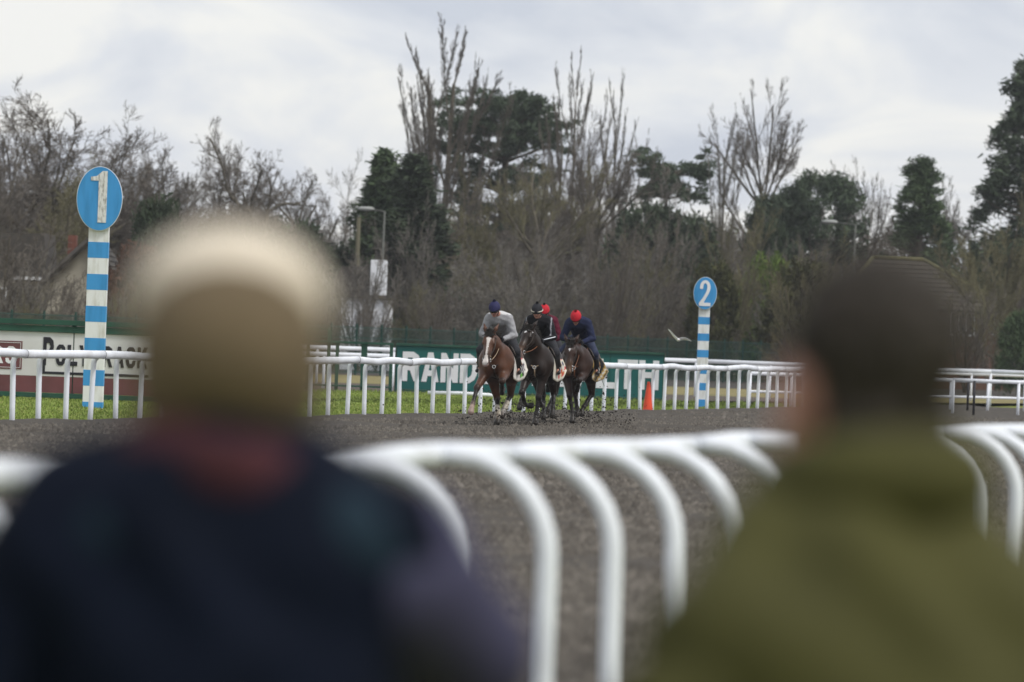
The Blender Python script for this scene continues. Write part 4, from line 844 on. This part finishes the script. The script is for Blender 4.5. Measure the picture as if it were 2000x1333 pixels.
    o = mk('saddle', (V, [(i * nv + j, i * nv + j + 1, (i + 1) * nv + j + 1, (i + 1) * nv + j) for i in range(nu - 1) for j in range(nv - 1)]), MATS['leather_dark'], root, True); md_ = o.modifiers.new('thick', 'SOLIDIFY'); md_.thickness = .03; md_.offset = 1
    for s in (-1, 1):
        fx, fy, fz = opts['foot']
        st = mk('stirrup_leather', tube([(.12, s * .31, 1.42), (fx - .02, s * (fy + .06), fz + .17)], .014, 5), MATS['leather_brown'], o)
        mk('stirrup_iron', tube([(fx, s * (fy + .055 * math.sin(q_)) + 0, fz + .07 - .085 * math.cos(q_)) for q_ in np.linspace(0, 6.283, 15)], .009, 5, caps=False), MATS['metal_ring'], st, True)
    for k_, mm in opts.get('boots', []):
        p = pose[k_]; a, c_ = np.array(p[1]), np.array(p[2]); mk('leg_boot', tube([a + (c_ - a) * t_ for t_ in (.45, .6, .8, 1.0, 1.06)], [.044, .052, .055, .058, .05], 12), MATS[mm], root, True)
    return root
# ---- riders, crouched over the withers; same frame as the horse
mat('jersey', (1, 1, 1), (0.85, 0.85, 0.85), 14, 0.85, 0.4, 30, attr=True, spec=0.15); mat('breeches_black', (0.018, 0.019, 0.024), (0.03, 0.03, 0.036), 10, 0.8, 0.3, 25); mat('breeches_navy', (0.02, 0.027, 0.06), (0.03, 0.04, 0.08), 10, 0.8, 0.3, 25)
mat('boot_black', (0.012, 0.012, 0.013), rough=0.35, spec=0.5); mat('glove', (0.02, 0.02, 0.024), rough=0.7); mat('goggle', (0.012, 0.014, 0.016), rough=0.15, spec=0.6)
for nm, c in (('cap_navy', (.022, .022, .085)), ('cap_black', (.016, .016, .022)), ('cap_red', (.55, .015, .03)), ('pom_black', (.01, .01, .014)), ('cap_band', (.55, .5, .42)), ('pom_red', (.4, .012, .02))): mat(nm, c, tuple(x * .8 for x in c), 20, .75, .3, 60)
def hand_body(b, wr, d, up, s, col=(1, 1, 1)):   # a hand closed round the reins: palm, four bent fingers, thumb
    wr = np.array(wr, float); d = np.array(d, float); d /= np.linalg.norm(d); up = np.array(up, float); up -= d * (up @ d); up /= np.linalg.norm(up); sd = np.cross(d, up) * s
    b.c(wr, wr + d * .045, .026, .032, col, .02); b.e(wr + d * .055, (.045, .045, .03), col, .02)
    for i, ln in enumerate((.9, 1.0, .95, .78)):
        k0 = wr + d * .09 + up * (.033 - .022 * i); k1 = k0 + (d * .3 + sd * .95) * .034 * ln; k2 = k1 + (-d * .8 + sd * .35) * .028 * ln; k3 = k2 + (-d * .6 - sd * .7) * .018 * ln
        b.c(wr + d * .06 + up * (.026 - .018 * i), k0, .013, .0105, col, .008).c(k0, k1, .0105, .0098, col, .004).c(k1, k2, .0098, .009, col, .004).c(k2, k3, .009, .008, col, .004)
    t0 = wr + d * .03 + up * .03; t1 = t0 + d * .03 + up * .018 + sd * .012; t2 = t1 + d * .028 + sd * .012; b.c(t0, t1, .014, .012, col, .01).c(t1, t2, .011, .009, col, .005)
def make_rider(horse, label, jersey, stripes_and_light, breeches, cap, pom, band, o):
    root = empty('person', horse.location, horse.rotation_euler[2], label, 'person'); dy = o.get('dy', 0)
    hip, sh, hd = np.array(o.get('hip', (-.22, 0, 1.73))), np.array(o.get('sh', (.38, 0, 2.01))), np.array(o.get('head', (.60, 0, 2.10)))
    hx, hz = o['hands']; fx, fy, fz = o['foot']; sk = (.5, .27, .2); w1 = (1, 1, 1)
    def limbs(b, g, which):
        if 'torso' in which:
            b.c(hip, (hip + sh) / 2, .155 + g, .148 + g, jersey, .08); b.c((hip + sh) / 2, sh + (-.02, 0, -.02), .148 + g, .135 + g, jersey, .08)
            b.c(sh + (0, -.12, .0), sh + (0, .12, .0), .1 + g, .1 + g, jersey, .07)
            for s in (-1, 1): b.e((hip + sh) / 2 + (0.02, s * .06, .03), (.26, .11, .12), jersey, .06)
        if 'arms' in which:
            for s in (-1, 1):
                S_ = sh + (.0, s * .185, -.02); E_ = np.array(o.get('elbow', (.43, .30, 1.70))) * (1, s, 1); Wp = np.array((hx - .1, s * .13, hz + .02))
                b.c(S_, E_, .078 + g, .056 + g, jersey, .05); b.c(E_, Wp, .053 + g, .036 + g, jersey, .02)
        if 'legs' in which:
            for s in (-1, 1):
                K = np.array((.30, s * .335, 1.40)); A_ = np.array((fx - .06, s * fy, fz + .12)); b.c(hip + (0, s * .1, -.03), K, .115 + g, .075 + g, w1, .06); b.c(K, A_, .066 + g, .036 + g, w1, .03)
    b = Body(.0155); limbs(b, -.012, ('torso', 'arms', 'legs')); Fm = Frame(hd, o.get('yaw', 0), R(o.get('pitch', 28)))
    b.c(sh + (.03, 0, .05), Fm(-.03, 0, -.06), .062, .056, sk, .04); b.e(Fm(0, 0, .01), (.098, .076, .108), sk, .03, Fm.M); b.e(Fm(.035, 0, -.065), (.062, .055, .065), sk, .03, Fm.M); b.c(Fm(.092, 0, -.01), Fm(.112, 0, -.04), .013, .018, sk, .012)
    b.e(Fm(.075, 0, -.105), (.03, .03, .022), sk, .015, Fm.M)
    for s in (-1, 1):
        b.e(Fm(-.01, s * .078, -.02), (.02, .012, .032), sk, .01, Fm.M); b.e(Fm(.07, s * .035, -.045), (.025, .022, .024), sk, .015, Fm.M)
        b.c((hx - .12, s * .13, hz + .02), (hx - .04, s * .115, hz + .01), .03, .026, sk, .01); b.c((fx - .06, s * fy, fz + .12), (fx + .06, s * fy, fz + .04), .026, .022, sk, .02)
    v, q, c_ = b.mesh(); mk('body', (v, q), MATS['skin'], root, True)
    mk('lips', tube([Fm(.096 - 6 * y * y, y, -.076) for y in np.linspace(-.024, .024, 7)], [.003, .006, .007, .007, .007, .006, .003], 6), MATS['maroon'], root, True)
    b = Body(.0155); limbs(b, .012, ('torso', 'arms')); v, q, c_ = b.mesh(); c_ = np.tile(np.array(jersey), (len(v), 1)); stripes_and_light(c_, v, sh, hip); v = v + .004 * np.stack([np.sin(v[:, 2] * 60 + v[:, 1] * 22), np.sin(v[:, 0] * 50 + v[:, 2] * 40), np.sin(v[:, 0] * 45 - v[:, 1] * 38)], 1)
    mk('jacket', (v, q), MATS['jersey'], root, True, c_)
    b = Body(.0155); limbs(b, .01, ('legs',)); b.e(hip + (-.02, 0, -.03), (.17, .17, .13), w1, .05); v, q, c_ = b.mesh(); mk('breeches', (v, q), MATS[breeches], root, True)
    for s in (-1, 1):
        K = np.array((.30, s * .335, 1.40)); A_ = np.array((fx - .06, s * fy, fz + .12)); b = Body(.012); b.c(A_ + (K - A_) * .62, A_, .068, .055, w1, .03).c(A_, A_ + (.0, 0, -.07), .052, .046, w1, .03).c(A_ + (-.02, 0, -.075), A_ + (.15, s * .03, -.09), .042, .036, w1, .03).c(A_ + (-.05, 0, -.09), A_ + (-.02, 0, -.09), .032, .032, w1, .02)
        v, q, c_ = b.mesh(); bo = mk('boot', (v, q), MATS['boot_black'], root, True)
        tp = A_ + (K - A_) * .72; mk('boot_top', tube([tp, tp - (K - A_) * .05], .078, 12), MATS[o.get('boot_top', 'boot_black')], bo, True)
        b = Body(.0055); hand_body(b, (hx - .07, s * .125, hz + .015), (1, -s * .25, -.1), (0, 0, 1), -s); v, q, c_ = b.mesh(); mk('glove', (v, q), MATS['glove'], root, True)
    # skull cap with silk, peak, pom-pom; goggles
    V = []; nr, ns = 11, 28
    for i in range(nr):
        ph = i / (nr - 1) * 1.72
        for j in range(ns):
            th = 2 * math.pi * j / ns; r = math.sin(ph) if ph < 1.571 else 1.0; z = math.cos(ph); pk = .022 * max(math.cos(th), 0) ** 3 * (ph / 1.72) ** 6; V.append(Fm((.132 + pk) * r * math.cos(th) - .008, .108 * r * math.sin(th), .03 + .125 * z))
    Fq = [(i * ns + j, i * ns + (j + 1) % ns, (i + 1) * ns + (j + 1) % ns, (i + 1) * ns + j) for i in range(nr - 1) for j in range(ns)] + [tuple((nr - 1) * ns + j for j in range(ns))]
    hm = mk('helmet', (V, Fq), MATS[cap], root, True)
    pv = np.random.RandomState(5).randn(260, 3); pv /= np.linalg.norm(pv, axis=1, keepdims=True); pc = np.array(Fm(-.01, 0, .168)); mk('pom_pom', segs_mesh([(*pc, *(pc + p * .027), .009, .005) for p in pv], 4), MATS[pom], hm)
    if band: mk('helmet_band', tube([Fm(.134 * math.cos(q_) - .008, .11 * math.sin(q_), .022) for q_ in np.linspace(0, 6.283, 29)], .012, 6, caps=False), MATS[band], hm, True)
    mk('chin_strap', tube([Fm(.0, .1, .02), Fm(.03, .072, -.07), Fm(.05, 0, -.135), Fm(.03, -.072, -.07), Fm(0, -.1, .02)], .008, 5), MATS['ink'], hm, True)
    gg = [Fm(.098 * math.cos(q_) + .008, .084 * math.sin(q_), -.008) for q_ in np.linspace(-1.15, 1.15, 13)]; mk('goggles', tube(gg, [.012] + [.022] * 11 + [.012], 8, .6), MATS['goggle'], root, True)
    if o.get('whip'): mk('whip', tube([(hx - .06, .2, hz - .02), (hx + .12, -.12, hz - .06)] if False else [(hx + .02, .02, hz + .0), (hx - .10, .36, hz + .10)], .009, 6), MATS['rail_white'], root, True)
    return root
BAY = dict(coat=(.100, .040, .020), points=(.016, .013, .012), muzzle=(.05, .03, .022), socks={'rf': ((.42, .30, .25), (.36, .26, .22)), 'lh': ((.55, .52, .48), (.12, .1, .09)), 'rh': ((.30, .25, .2), (.03, .025, .02))})
DARK = dict(coat=(.022, .0125, .009), points=(.012, .010, .010), muzzle=(.10, .052, .03), socks={})
BROWN = dict(coat=(.036, .0155, .0095), points=(.014, .011, .010), muzzle=(.10, .052, .025), socks={})
# joints: elbow/stifle, knee/hock, fetlock, hoof top, toe; x forward, y to the horse's left, z up
P1 = dict(rf=[(.64, -.19, .95), (.96, -.29, .70), (1.16, -.33, .40), (1.23, -.34, .32), (1.27, -.35, .25)],
          lf=[(.66, .16, .96), (1.0, .18, .84), (.74, .15, .62), (.64, .14, .66), (.58, .14, .69)],
          rh=[(-.30, -.17, .92), (-.46, -.09, .50), (-.12, -.02, .20), (-.03, -.01, .12), (.02, -.01, .05)],
          lh=[(-.34, .18, .92), (-.72, .13, .58), (-.48, .05, .30), (-.40, .03, .24), (-.36, .03, .18)])
P2 = dict(rf=[(.58, -.18, .93), (.86, -.22, .62), (.66, -.18, .38), (.57, -.12, .36), (.52, -.08, .36)],
          lf=[(.56, .13, .92), (.66, .08, .53), (.70, .05, .21), (.74, .05, .12), (.78, .05, .03)],
          rh=[(-.42, -.17, .97), (-.86, -.13, .70), (-1.0, -.10, .42), (-1.07, -.08, .36), (-1.13, -.07, .36)],
          lh=[(-.36, .19, .95), (-.62, .22, .60), (-.38, .24, .33), (-.33, .24, .25), (-.31, .24, .18)])
P3 = dict(rf=[(.56, -.17, .92), (.70, -.09, .55), (.70, -.02, .22), (.74, -.01, .13), (.78, -.01, .04)],
          lf=[(.64, .15, .96), (.98, .12, .86), (.73, .06, .65), (.63, .05, .69), (.57, .05, .72)],
          rh=[(-.34, -.18, .93), (-.62, -.13, .56), (-.30, -.05, .30), (-.24, -.03, .22), (-.20, -.03, .16)],
          lh=[(-.34, .20, .93), (-.66, .20, .58), (-.40, .08, .32), (-.34, .05, .24), (-.30, .05, .17)])
def cloth1(u, w):
    a = abs(w)
    if u > .52 and .62 < a < .80 and u < .90: return (.035, .03, .06) if (int(u * 40) + int(a * 50)) % 3 else (.72, .69, .66)
    if .82 < a < .92 and .56 < u < .84: return (.14, .42, .06) if (.835 < a < .905) and int(u * 60) % 3 else (.03, .04, .03)
    if u > .5 and .36 < a < .52 and (int(u * 17) % 3 != 1): return (.55, .03, .04)
    if a > .965 or u > .975: return (.6, .55, .45)
    return (.70, .67, .62)
def cloth2(u, w):
    a = abs(w); n = math.sin(u * 23 + a * 9) * math.sin(a * 31)
    if u > .5 and .36 < a < .50 and n > -.35: return (.6, .05, .04)
    if u > .5 and .54 < a < .68: return (.03, .04, .12) if int(u * 36) % 2 else (.66, .62, .5)
    if u > .5 and .74 < a < .90 and n > .0: return (.5, .04, .05)
    if u > .5 and .74 < a < .90 and n > -.25: return (.55, .40, .10)
    return (.68, .64, .54)
def cloth3(u, w):
    a = abs(w); n = math.sin(u * 10 + a * 11 + 1.5 * math.sin(a * 7)); 
    if u > .5 and a < .55 and u < .75: return (.25, .015, .03)
    if a > .96 or u > .97: return (.40, .31, .19)
    return (.012, .012, .014) if n > .25 else ((.5, .5, .48) if (n < -.85 and a > .65) else (.36, .235, .07))
FOOT = (.12, .37, .98); HAND = (.74, 1.60)
def plain(c, v, sh, hip): pass
def lit_back_grey(c, v, sh, hip): c[v[:, 2] > np.interp(v[:, 0], [hip[0], sh[0]], [hip[2] + .08, sh[2] + .07])] = (.62, .62, .62)  # top light on the back, put into the jersey colour
def st_black(c, v, sh, hip):
    m_ = (np.abs(np.abs(v[:, 1]) - .245) < .012) & (v[:, 2] > 1.72); c[m_] = (.3, .3, .33)
def st_navy(c, v, sh, hip):
    top = (v[:, 2] > np.interp(v[:, 0], [hip[0], sh[0]], [hip[2] + .06, sh[2] + .05])) & (v[:, 0] < sh[0] - .02); c[top & (np.sin(v[:, 1] * 85) > -.1)] = (.62, .64, .68)
OP = dict(hands=HAND, foot=FOOT, rz=R(6))
h1 = make_horse(972, 834.5, 'bay horse with a broad white blaze, leading the group on the left', BAY, P1, dict(poll=(1.10, -.06, 1.68), yaw=R(-6), pitch=R(58), ears=.06), 'blaze', cloth1,
    dict(OP, bridle='leather_dark', noseband='leather_tan', browband='leather_dark', rein='leather_tan', strap='leather_dark', boots=[('rh', 'boot_white'), ('lh', 'boot_white')]))
make_rider(h1, 'rider in a grey jersey and dark blue pom-pom cap on the leading bay horse', (.34, .34, .355), lit_back_grey, 'breeches_black', 'cap_navy', 'cap_navy', None, dict(OP, pitch=26, head=(.62, -.06, 2.17), yaw=R(-4)))
h2 = make_horse(1050, 832, 'dark brown horse with raised open-mouthed head in the middle', DARK, P2, dict(poll=(1.02, -.10, 1.80), yaw=R(-24), pitch=R(48), open=True, ears=.04), (.10, .04), cloth2,
    dict(OP, bridle='leather_dark', noseband='leather_dark', browband='fleece_white', rein='leather_brown', strap='leather_tan'))
make_rider(h2, 'rider in black with a light-banded black cap on the middle horse', (.016, .016, .019), st_black, 'breeches_black', 'cap_black', 'pom_black', 'cap_band', dict(OP, pitch=18, whip=True, head=(.60, -.02, 2.18)))
h3 = make_horse(1127, 829, 'brown horse with lowered head and small star, on the right of the group', BROWN, P3, dict(poll=(1.10, -.05, 1.55), yaw=R(-3), pitch=R(66), ears=.07), (.12, .03), cloth3,
    dict(OP, bridle='leather_dark', noseband='fleece_white', browband='leather_dark', rein='leather_brown', strap='leather_brown', flap=.6))
make_rider(h3, 'rider in navy with striped back and bright red cap on the right-hand horse', (.020, .026, .062), st_navy, 'breeches_navy', 'cap_red', 'pom_red', None, dict(OP, pitch=38, head=(.62, -.03, 2.10)))
h4 = make_horse(1062, 824, 'dark horse almost hidden behind the middle horse', DARK, P1, dict(poll=(1.10, 0, 1.68), yaw=R(4), pitch=R(55)), (.10, .03), cloth2,
    dict(OP, bridle='leather_dark', noseband='leather_dark', browband='leather_dark', rein='leather_brown', strap='leather_dark'))
make_rider(h4, 'rider with maroon sleeves and red cap half hidden behind the black-clad rider', (.10, .012, .028), plain, 'breeches_black', 'cap_red', 'pom_black', None, dict(OP, head=(.58, 0, 2.21), sh=(.36, 0, 2.03)))

# ------------------------------------------------------------------ clods thrown up by the hooves
mat('clod_wet', (0.055, 0.048, 0.042), (0.03, 0.027, 0.024), 3, 0.9, spec=0.15, island=0.4)
P, sz = [], []; rng = random.Random(77)
for h, n, spots in ((h1, 500, ((-.1, 0), (-.45, .05), (.3, .1))), (h2, 650, ((.7, .05), (.4, -.1), (-.4, .2), (-.6, -.1))), (h3, 650, ((.7, 0), (-.3, 0), (.2, .3)))):
    M_ = h.matrix_basis
    for i in range(n):
        sx, sy = rng.choice(spots); t_ = rng.random() ** 1.5; p = Vector((sx - t_ * rng.uniform(.1, 1.6), sy + rng.gauss(.12, .15 + .55 * t_), .02 + abs(rng.gauss(0, .13 + .34 * t_)))); P.append(tuple(M_ @ p)); sz.append(min(math.exp(rng.gauss(0, .55)) * .0095, .03) * (.6 if p.z < .12 else 1))
for i in range(1000): P.append(tuple(h1.location + Vector((rng.uniform(-.8, 2.6), rng.uniform(-.2, 2.2), abs(rng.gauss(.0, .3)))))); sz.append(min(math.exp(rng.gauss(0, .5)) * .0075, .024))
o = mk('flying_dirt', lumps(np.array(P), np.array(sz), 1.0), MATS['clod_wet']); tag(o, 'dark dirt thrown up in the air around the galloping hooves', 'dirt', kind='stuff')

# ------------------------------------------------------------------ gull in flight
mat('feather', (0.92, 0.92, 0.93), (0.8, 0.8, 0.82), 8, 0.7); mat('feather_grey', (0.3, 0.31, 0.33), rough=0.7); mat('beak', (0.35, 0.08, 0.02), rough=0.5)
D = 140.0; c0 = at(1325, 664, D); root = empty('gull', c0, 0, 'white gull flying low left of the post numbered two', 'bird')
v, f = lathe([(.004, -.17), (.03, -.12), (.052, -.04), (.055, .03), (.04, .09), (.034, .12), (.036, .145), (.022, .175), (.004, .185)], 14)
mk('body', ([(q[0] * .75, -q[2], q[1] * .68) for q in v], f), MATS['feather'], root, True)
mk('beak', tube([(0, -.18, -.002), (0, -.215, -.008)], [.009, .002], 6), MATS['beak'], root, True)
def wing(px):
    pts = [np.array(at(x, y, D) - c0) for x, y in px]; V = []; n = len(pts)
    for i, p in enumerate(pts):
        t_ = i / (n - 1); ch = .15 * (1 - t_ ** 2.2) + .014; sw = .02 + .10 * max(t_ - .45, 0) - .04 * math.sin(t_ * 3.1)
        for y, z in ((-ch * .45, 0), (-ch * .2, .012 * (1 - t_) + .003), (ch * .2, .008 * (1 - t_) + .002), (ch * .55, 0), (0, -.004)): V.append((p[0], p[1] + y + sw, p[2] + z - (y + sw) * .5))
    Fq = [(i * 5 + k, i * 5 + (k + 1) % 5, (i + 1) * 5 + (k + 1) % 5, (i + 1) * 5 + k) for i in range(n - 1) for k in range(5)] + [(4, 3, 2, 1, 0), tuple((n - 1) * 5 + k for k in range(5))]
    mk('wing', (V, Fq), MATS['feather'], root, True)
wing([(1324.5, 663.5), (1320, 660), (1315, 655.5), (1310.5, 649.5), (1307, 644), (1305, 640.5)]); wing([(1325.5, 663.5), (1330, 662.2), (1336, 662.3), (1342, 663), (1347, 663.6), (1351, 664.2)])
mk('tail', prism([(-.02, 0), (.02, 0), (.05, -.004), (-.05, -.004)], .15, .16) if False else ([(-.018, .14, .004), (.018, .14, .004), (.055, .26, 0), (-.055, .26, 0), (-.018, .14, -.006), (.018, .14, -.006), (.055, .26, -.004), (-.055, .26, -.004)], [(0, 1, 2, 3), (7, 6, 5, 4), (0, 4, 5, 1), (1, 5, 6, 2), (2, 6, 7, 3), (3, 7, 4, 0)]), MATS['feather'], root)

# ------------------------------------------------------------------ the two spectators, backs to the camera
mat('coat_navy', (0.0024, 0.0046, 0.0115), (0.0035, 0.0064, 0.016), 6, 0.85, 0.3, 20, spec=0.12); mat('yoke_teal', (0.013, 0.028, 0.042), (0.010, 0.021, 0.034), 6, 0.85, spec=0.15); mat('sleeve_purple', (0.07, 0.068, 0.12), (0.05, 0.049, 0.095), 6, 0.85, spec=0.15)
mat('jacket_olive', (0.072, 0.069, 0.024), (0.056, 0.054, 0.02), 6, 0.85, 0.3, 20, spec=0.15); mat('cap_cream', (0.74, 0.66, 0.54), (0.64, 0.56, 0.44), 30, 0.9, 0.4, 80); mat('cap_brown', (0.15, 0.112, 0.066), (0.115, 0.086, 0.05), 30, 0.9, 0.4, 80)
mat('scarf_red', (0.062, 0.015, 0.02), (0.04, 0.011, 0.015), 12, 0.85, 0.4, 40); mat('hair_brown', (0.038, 0.029, 0.021), (0.022, 0.018, 0.014), 40, 0.6, 0.5, 90); mat('trouser', (0.05, 0.05, 0.055), rough=0.85); mat('shoe', (0.03, 0.02, 0.015), rough=0.5)
mat('hair_grey', (0.16, 0.14, 0.12), (0.1, 0.09, 0.08), 40, 0.7)
def spectator(px, D, rz, label, ht, build, elbows, coat, parts):
    x = at(px, 690, D).x; root = empty('person', (x, D, 0), rz, label, 'person'); k = ht / 1.75; sk = (.5, .27, .2); W1 = (1, 1, 1); q = lambda a, b_, c_: np.array((a * build, b_, c_ * k))
    sh_z = parts['shz']
    def torso(b, g, hem=False):
        b.c(q(0, 0, .95), q(0, 0, 1.18), .165 + g, .17 + g, W1, .08).c(q(-.05, 0, 1.18), q(-.06, 0, 1.32), .145 + g, .13 + g, W1, .08).c(q(.05, 0, 1.18), q(.06, 0, 1.32), .145 + g, .13 + g, W1, .08).c(q(-.16, 0, sh_z), q(.16, 0, sh_z), .075 + g, .075 + g, W1, .08)
        b.c(q(-.08, 0, sh_z + .02), q(0, .01, sh_z + .09), .07 + g, .055 + g, W1, .07).c(q(.08, 0, sh_z + .02), q(0, .01, sh_z + .09), .07 + g, .055 + g, W1, .07)
        for s in (-1, 1): b.c(q(s * .17, 0, sh_z), q(s * .045, .0, sh_z + parts['trap']), .075 + g, .06 + g, W1, .07)
        if hem:
            for s in (-1, 1): b.c(q(s * .08, 0, .98), q(s * .1, .0, .74), .16 + g, .165 + g, W1, .08)
    def arms(b, g):
        for s in (-1, 1):
            S_ = q(s * .195, 0, sh_z - .02); el = elbows[s]; E_ = q(s * el[0], el[1], el[2]); Hn = q(s * el[4], el[5], el[3]); b.c(S_, E_, .072 + g, .056 + g, W1, .05); b.c(E_, Hn, .055 + g, .045 + g, W1, .03)
    def legs(b, g):
        for s in (-1, 1): b.c(q(s * .1, 0, .92), q(s * .11, .02, .5), .1 + g, .07 + g, W1, .05); b.c(q(s * .11, .02, .5), q(s * .12, -.02, .1), .066 + g, .05 + g, W1, .03)
    b = Body(.02); torso(b, -.015); arms(b, -.015); legs(b, -.015)
    hz = parts['hz']; H0 = np.array((0, .035, hz)); b.c(q(0, 0, sh_z + .04), H0 + (0, -.005, -.07), .064, .06, W1, .04); b.e(H0, (.088, .108, parts.get('skull', .118)), W1, .03); b.e(H0 + (0, .05, -.08), (.07, .068, .068), W1, .03); b.c(H0 + (0, .105, -.005), H0 + (0, .125, -.04), .013, .018, W1, .012)
    for s in (-1, 1): b.e(H0 + (s * .092, .0, -.02), (.015, .025, .038), W1, .008); b.c(q(s * elbows[s][4], elbows[s][5], elbows[s][3]), q(s * (elbows[s][4] - .02), elbows[s][5] + .03, elbows[s][3] + .01), .032, .026, W1, .02); b.c(q(s * .12, -.03, .06), q(s * .13, .14, .04), .04, .035, W1, .03)
    v, f, c_ = b.mesh(); mk('body', (v, f), MATS['skin'], root, True)
    b = Body(.02); torso(b, .025, True); v, f, c_ = b.mesh(); v = v + .008 * np.stack([np.sin(v[:, 2] * 31 + v[:, 0] * 17), np.sin(v[:, 0] * 37 + 2 * np.sin(v[:, 2] * 19)), np.sin(v[:, 0] * 23 - v[:, 1] * 29)], 1); j = mk('coat', (v, f), MATS[coat], root, True)
    for s in (-1, 1):
        b = Body(.018); S_ = q(s * .185, 0, sh_z - .015); el = elbows[s]; E_ = q(s * el[0], el[1], el[2]); Hn = q(s * el[4], el[5], el[3]); wd = parts.get('arm', 1.0) if s > 0 else 1.0; b.c(S_, E_, .098 * wd, .082, W1, .05); b.c(E_, Hn, .08, .068, W1, .03); v, f, c_ = b.mesh(); mk('sleeve', (v, f), MATS[parts.get('sleeve', coat) if s > 0 else coat], root, True)
        Hg = q(s * (el[4] - .01), el[5] + .02, el[3]); b = Body(.0055); hand_body(b, Hg, (-s * .6, .8, .25), (0, 0, 1), s); v, f, c_ = b.mesh(); mk('glove', (v, f), MATS['glove'], root, True)
    b = Body(.02); legs(b, .012); b.e(q(0, 0, .93), (.17, .15, .12), W1, .05); v, f, c_ = b.mesh(); mk('trousers', (v, f), MATS['trouser'], root, True)
    for s in (-1, 1): b = Body(.015); b.c(q(s * .12, -.05, .05), q(s * .13, .17, .04), .052, .046, W1, .03); b.c(q(s * .12, -.03, .06), q(s * .12, -.02, .14), .055, .055, W1, .03); v, f, c_ = b.mesh(); mk('shoe', (v, f), MATS['shoe'], root, True)
    for s in (-1, 1):
        vf = lathe([(.002, -.012), (.009, -.008), (.012, 0), (.009, .008), (.002, .012)], 10); mk('eye', ([tuple(H0 + (s * .036, .097, .005) + np.array(p)) for p in vf[0]], vf[1]), MATS['eye'], root, True)
    return root, H0, q
root, H0, q_ = spectator(447, 6.9, R(4), 'spectator in a cream-topped cap and navy coat, seen blurred from behind at the left', 1.72, 1.06, {1: (.292, .12, 1.25, 1.31, .12, .33), -1: (.30, -.03, 1.12, .98, .24, .14)}, 'coat_navy', dict(shz=1.372, trap=.075, skull=.09, arm=1.2, hz=1.60, sleeve='sleeve_purple'))
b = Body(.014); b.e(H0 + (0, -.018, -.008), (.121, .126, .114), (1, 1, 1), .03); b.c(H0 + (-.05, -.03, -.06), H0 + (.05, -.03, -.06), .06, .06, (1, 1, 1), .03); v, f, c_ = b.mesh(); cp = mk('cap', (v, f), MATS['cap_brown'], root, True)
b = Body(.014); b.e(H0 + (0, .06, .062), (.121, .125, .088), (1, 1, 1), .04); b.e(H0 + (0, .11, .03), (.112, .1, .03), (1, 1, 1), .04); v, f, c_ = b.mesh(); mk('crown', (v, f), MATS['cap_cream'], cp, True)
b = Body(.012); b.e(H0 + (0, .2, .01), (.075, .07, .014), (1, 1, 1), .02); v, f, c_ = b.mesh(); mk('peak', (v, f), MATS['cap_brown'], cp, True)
b = Body(.014)
for i in range(14): a = i / 14 * 6.283; a2 = (i + 1) / 14 * 6.283; b.c((.096 * math.cos(a), .01 + .088 * math.sin(a), 1.452 + .012 * math.sin(a * 2)), (.096 * math.cos(a2), .01 + .088 * math.sin(a2), 1.452 + .012 * math.sin(a2 * 2)), .044, .044, (1, 1, 1), .02)
v, f, c_ = b.mesh(); mk('scarf', (v, f), MATS['scarf_red'], root, True)
b = Body(.016); b.c((-.13, -.075, 1.37), (.15, -.075, 1.365), .06, .055, (1, 1, 1), .04); b.c((.13, -.05, 1.38), (.2, -.03, 1.35), .075, .085, (1, 1, 1), .04); v, f, c_ = b.mesh(); mk('yoke', (v, f), MATS['yoke_teal'], root, True)  # teal highlight on the coat's shoulders, painted as an extra shape
root, H0, q_ = spectator(1716, 6.7, R(33), 'dark-haired spectator in an olive jacket, seen blurred from behind at the right', 1.72, 1.08, {1: (.27, .02, 1.06, .96, .23, .14), -1: (.315, .04, 1.07, .96, .25, .16)}, 'jacket_olive', dict(shz=1.275, trap=.17, hz=1.59))
b = Body(.012); b.e(H0 + (0, -.030, .042), (.102, .108, .112), (1, 1, 1), .02); b.c(H0 + (-.04, -.062, -.06), H0 + (.04, -.062, -.06), .05, .046, (1, 1, 1), .03); v, f, c_ = b.mesh()
v += .004 * RS.randn(*v.shape); mk('hair', (v, f), MATS['hair_brown'], root, True)
b = Body(.014)
for i in range(14):
    a = i / 14 * 6.283; a2 = (i + 1) / 14 * 6.283; zc = lambda t_: 1.462 - .02 * math.sin(t_)
    b.c((.095 * math.cos(a), .0 + .09 * math.sin(a), zc(a)), (.095 * math.cos(a2), .0 + .09 * math.sin(a2), zc(a2)), .046, .046, (1, 1, 1), .03)
v, f, c_ = b.mesh(); mk('collar', (v, f), MATS['jacket_olive'], root, True)

# ------------------------------------------------------------------ thin winter haze in the air
hm = bpy.data.materials.new('haze'); hm.use_nodes = True; ht = hm.node_tree; ht.nodes.clear()
ho = ht.nodes.new('ShaderNodeOutputMaterial'); hv = ht.nodes.new('ShaderNodeVolumePrincipled'); ht.links.new(hv.outputs[0], ho.inputs['Volume'])
hv.inputs['Color'].default_value = (0.93, 0.95, 1.0, 1); hv.inputs['Density'].default_value = 0.00016; hv.inputs['Anisotropy'].default_value = 0.2
o = mk('haze', box(-950, 950, -100, 1600, -1.1, 27), hm); tag(o, 'thin pale haze in the air over the course', 'haze', kind='stuff')
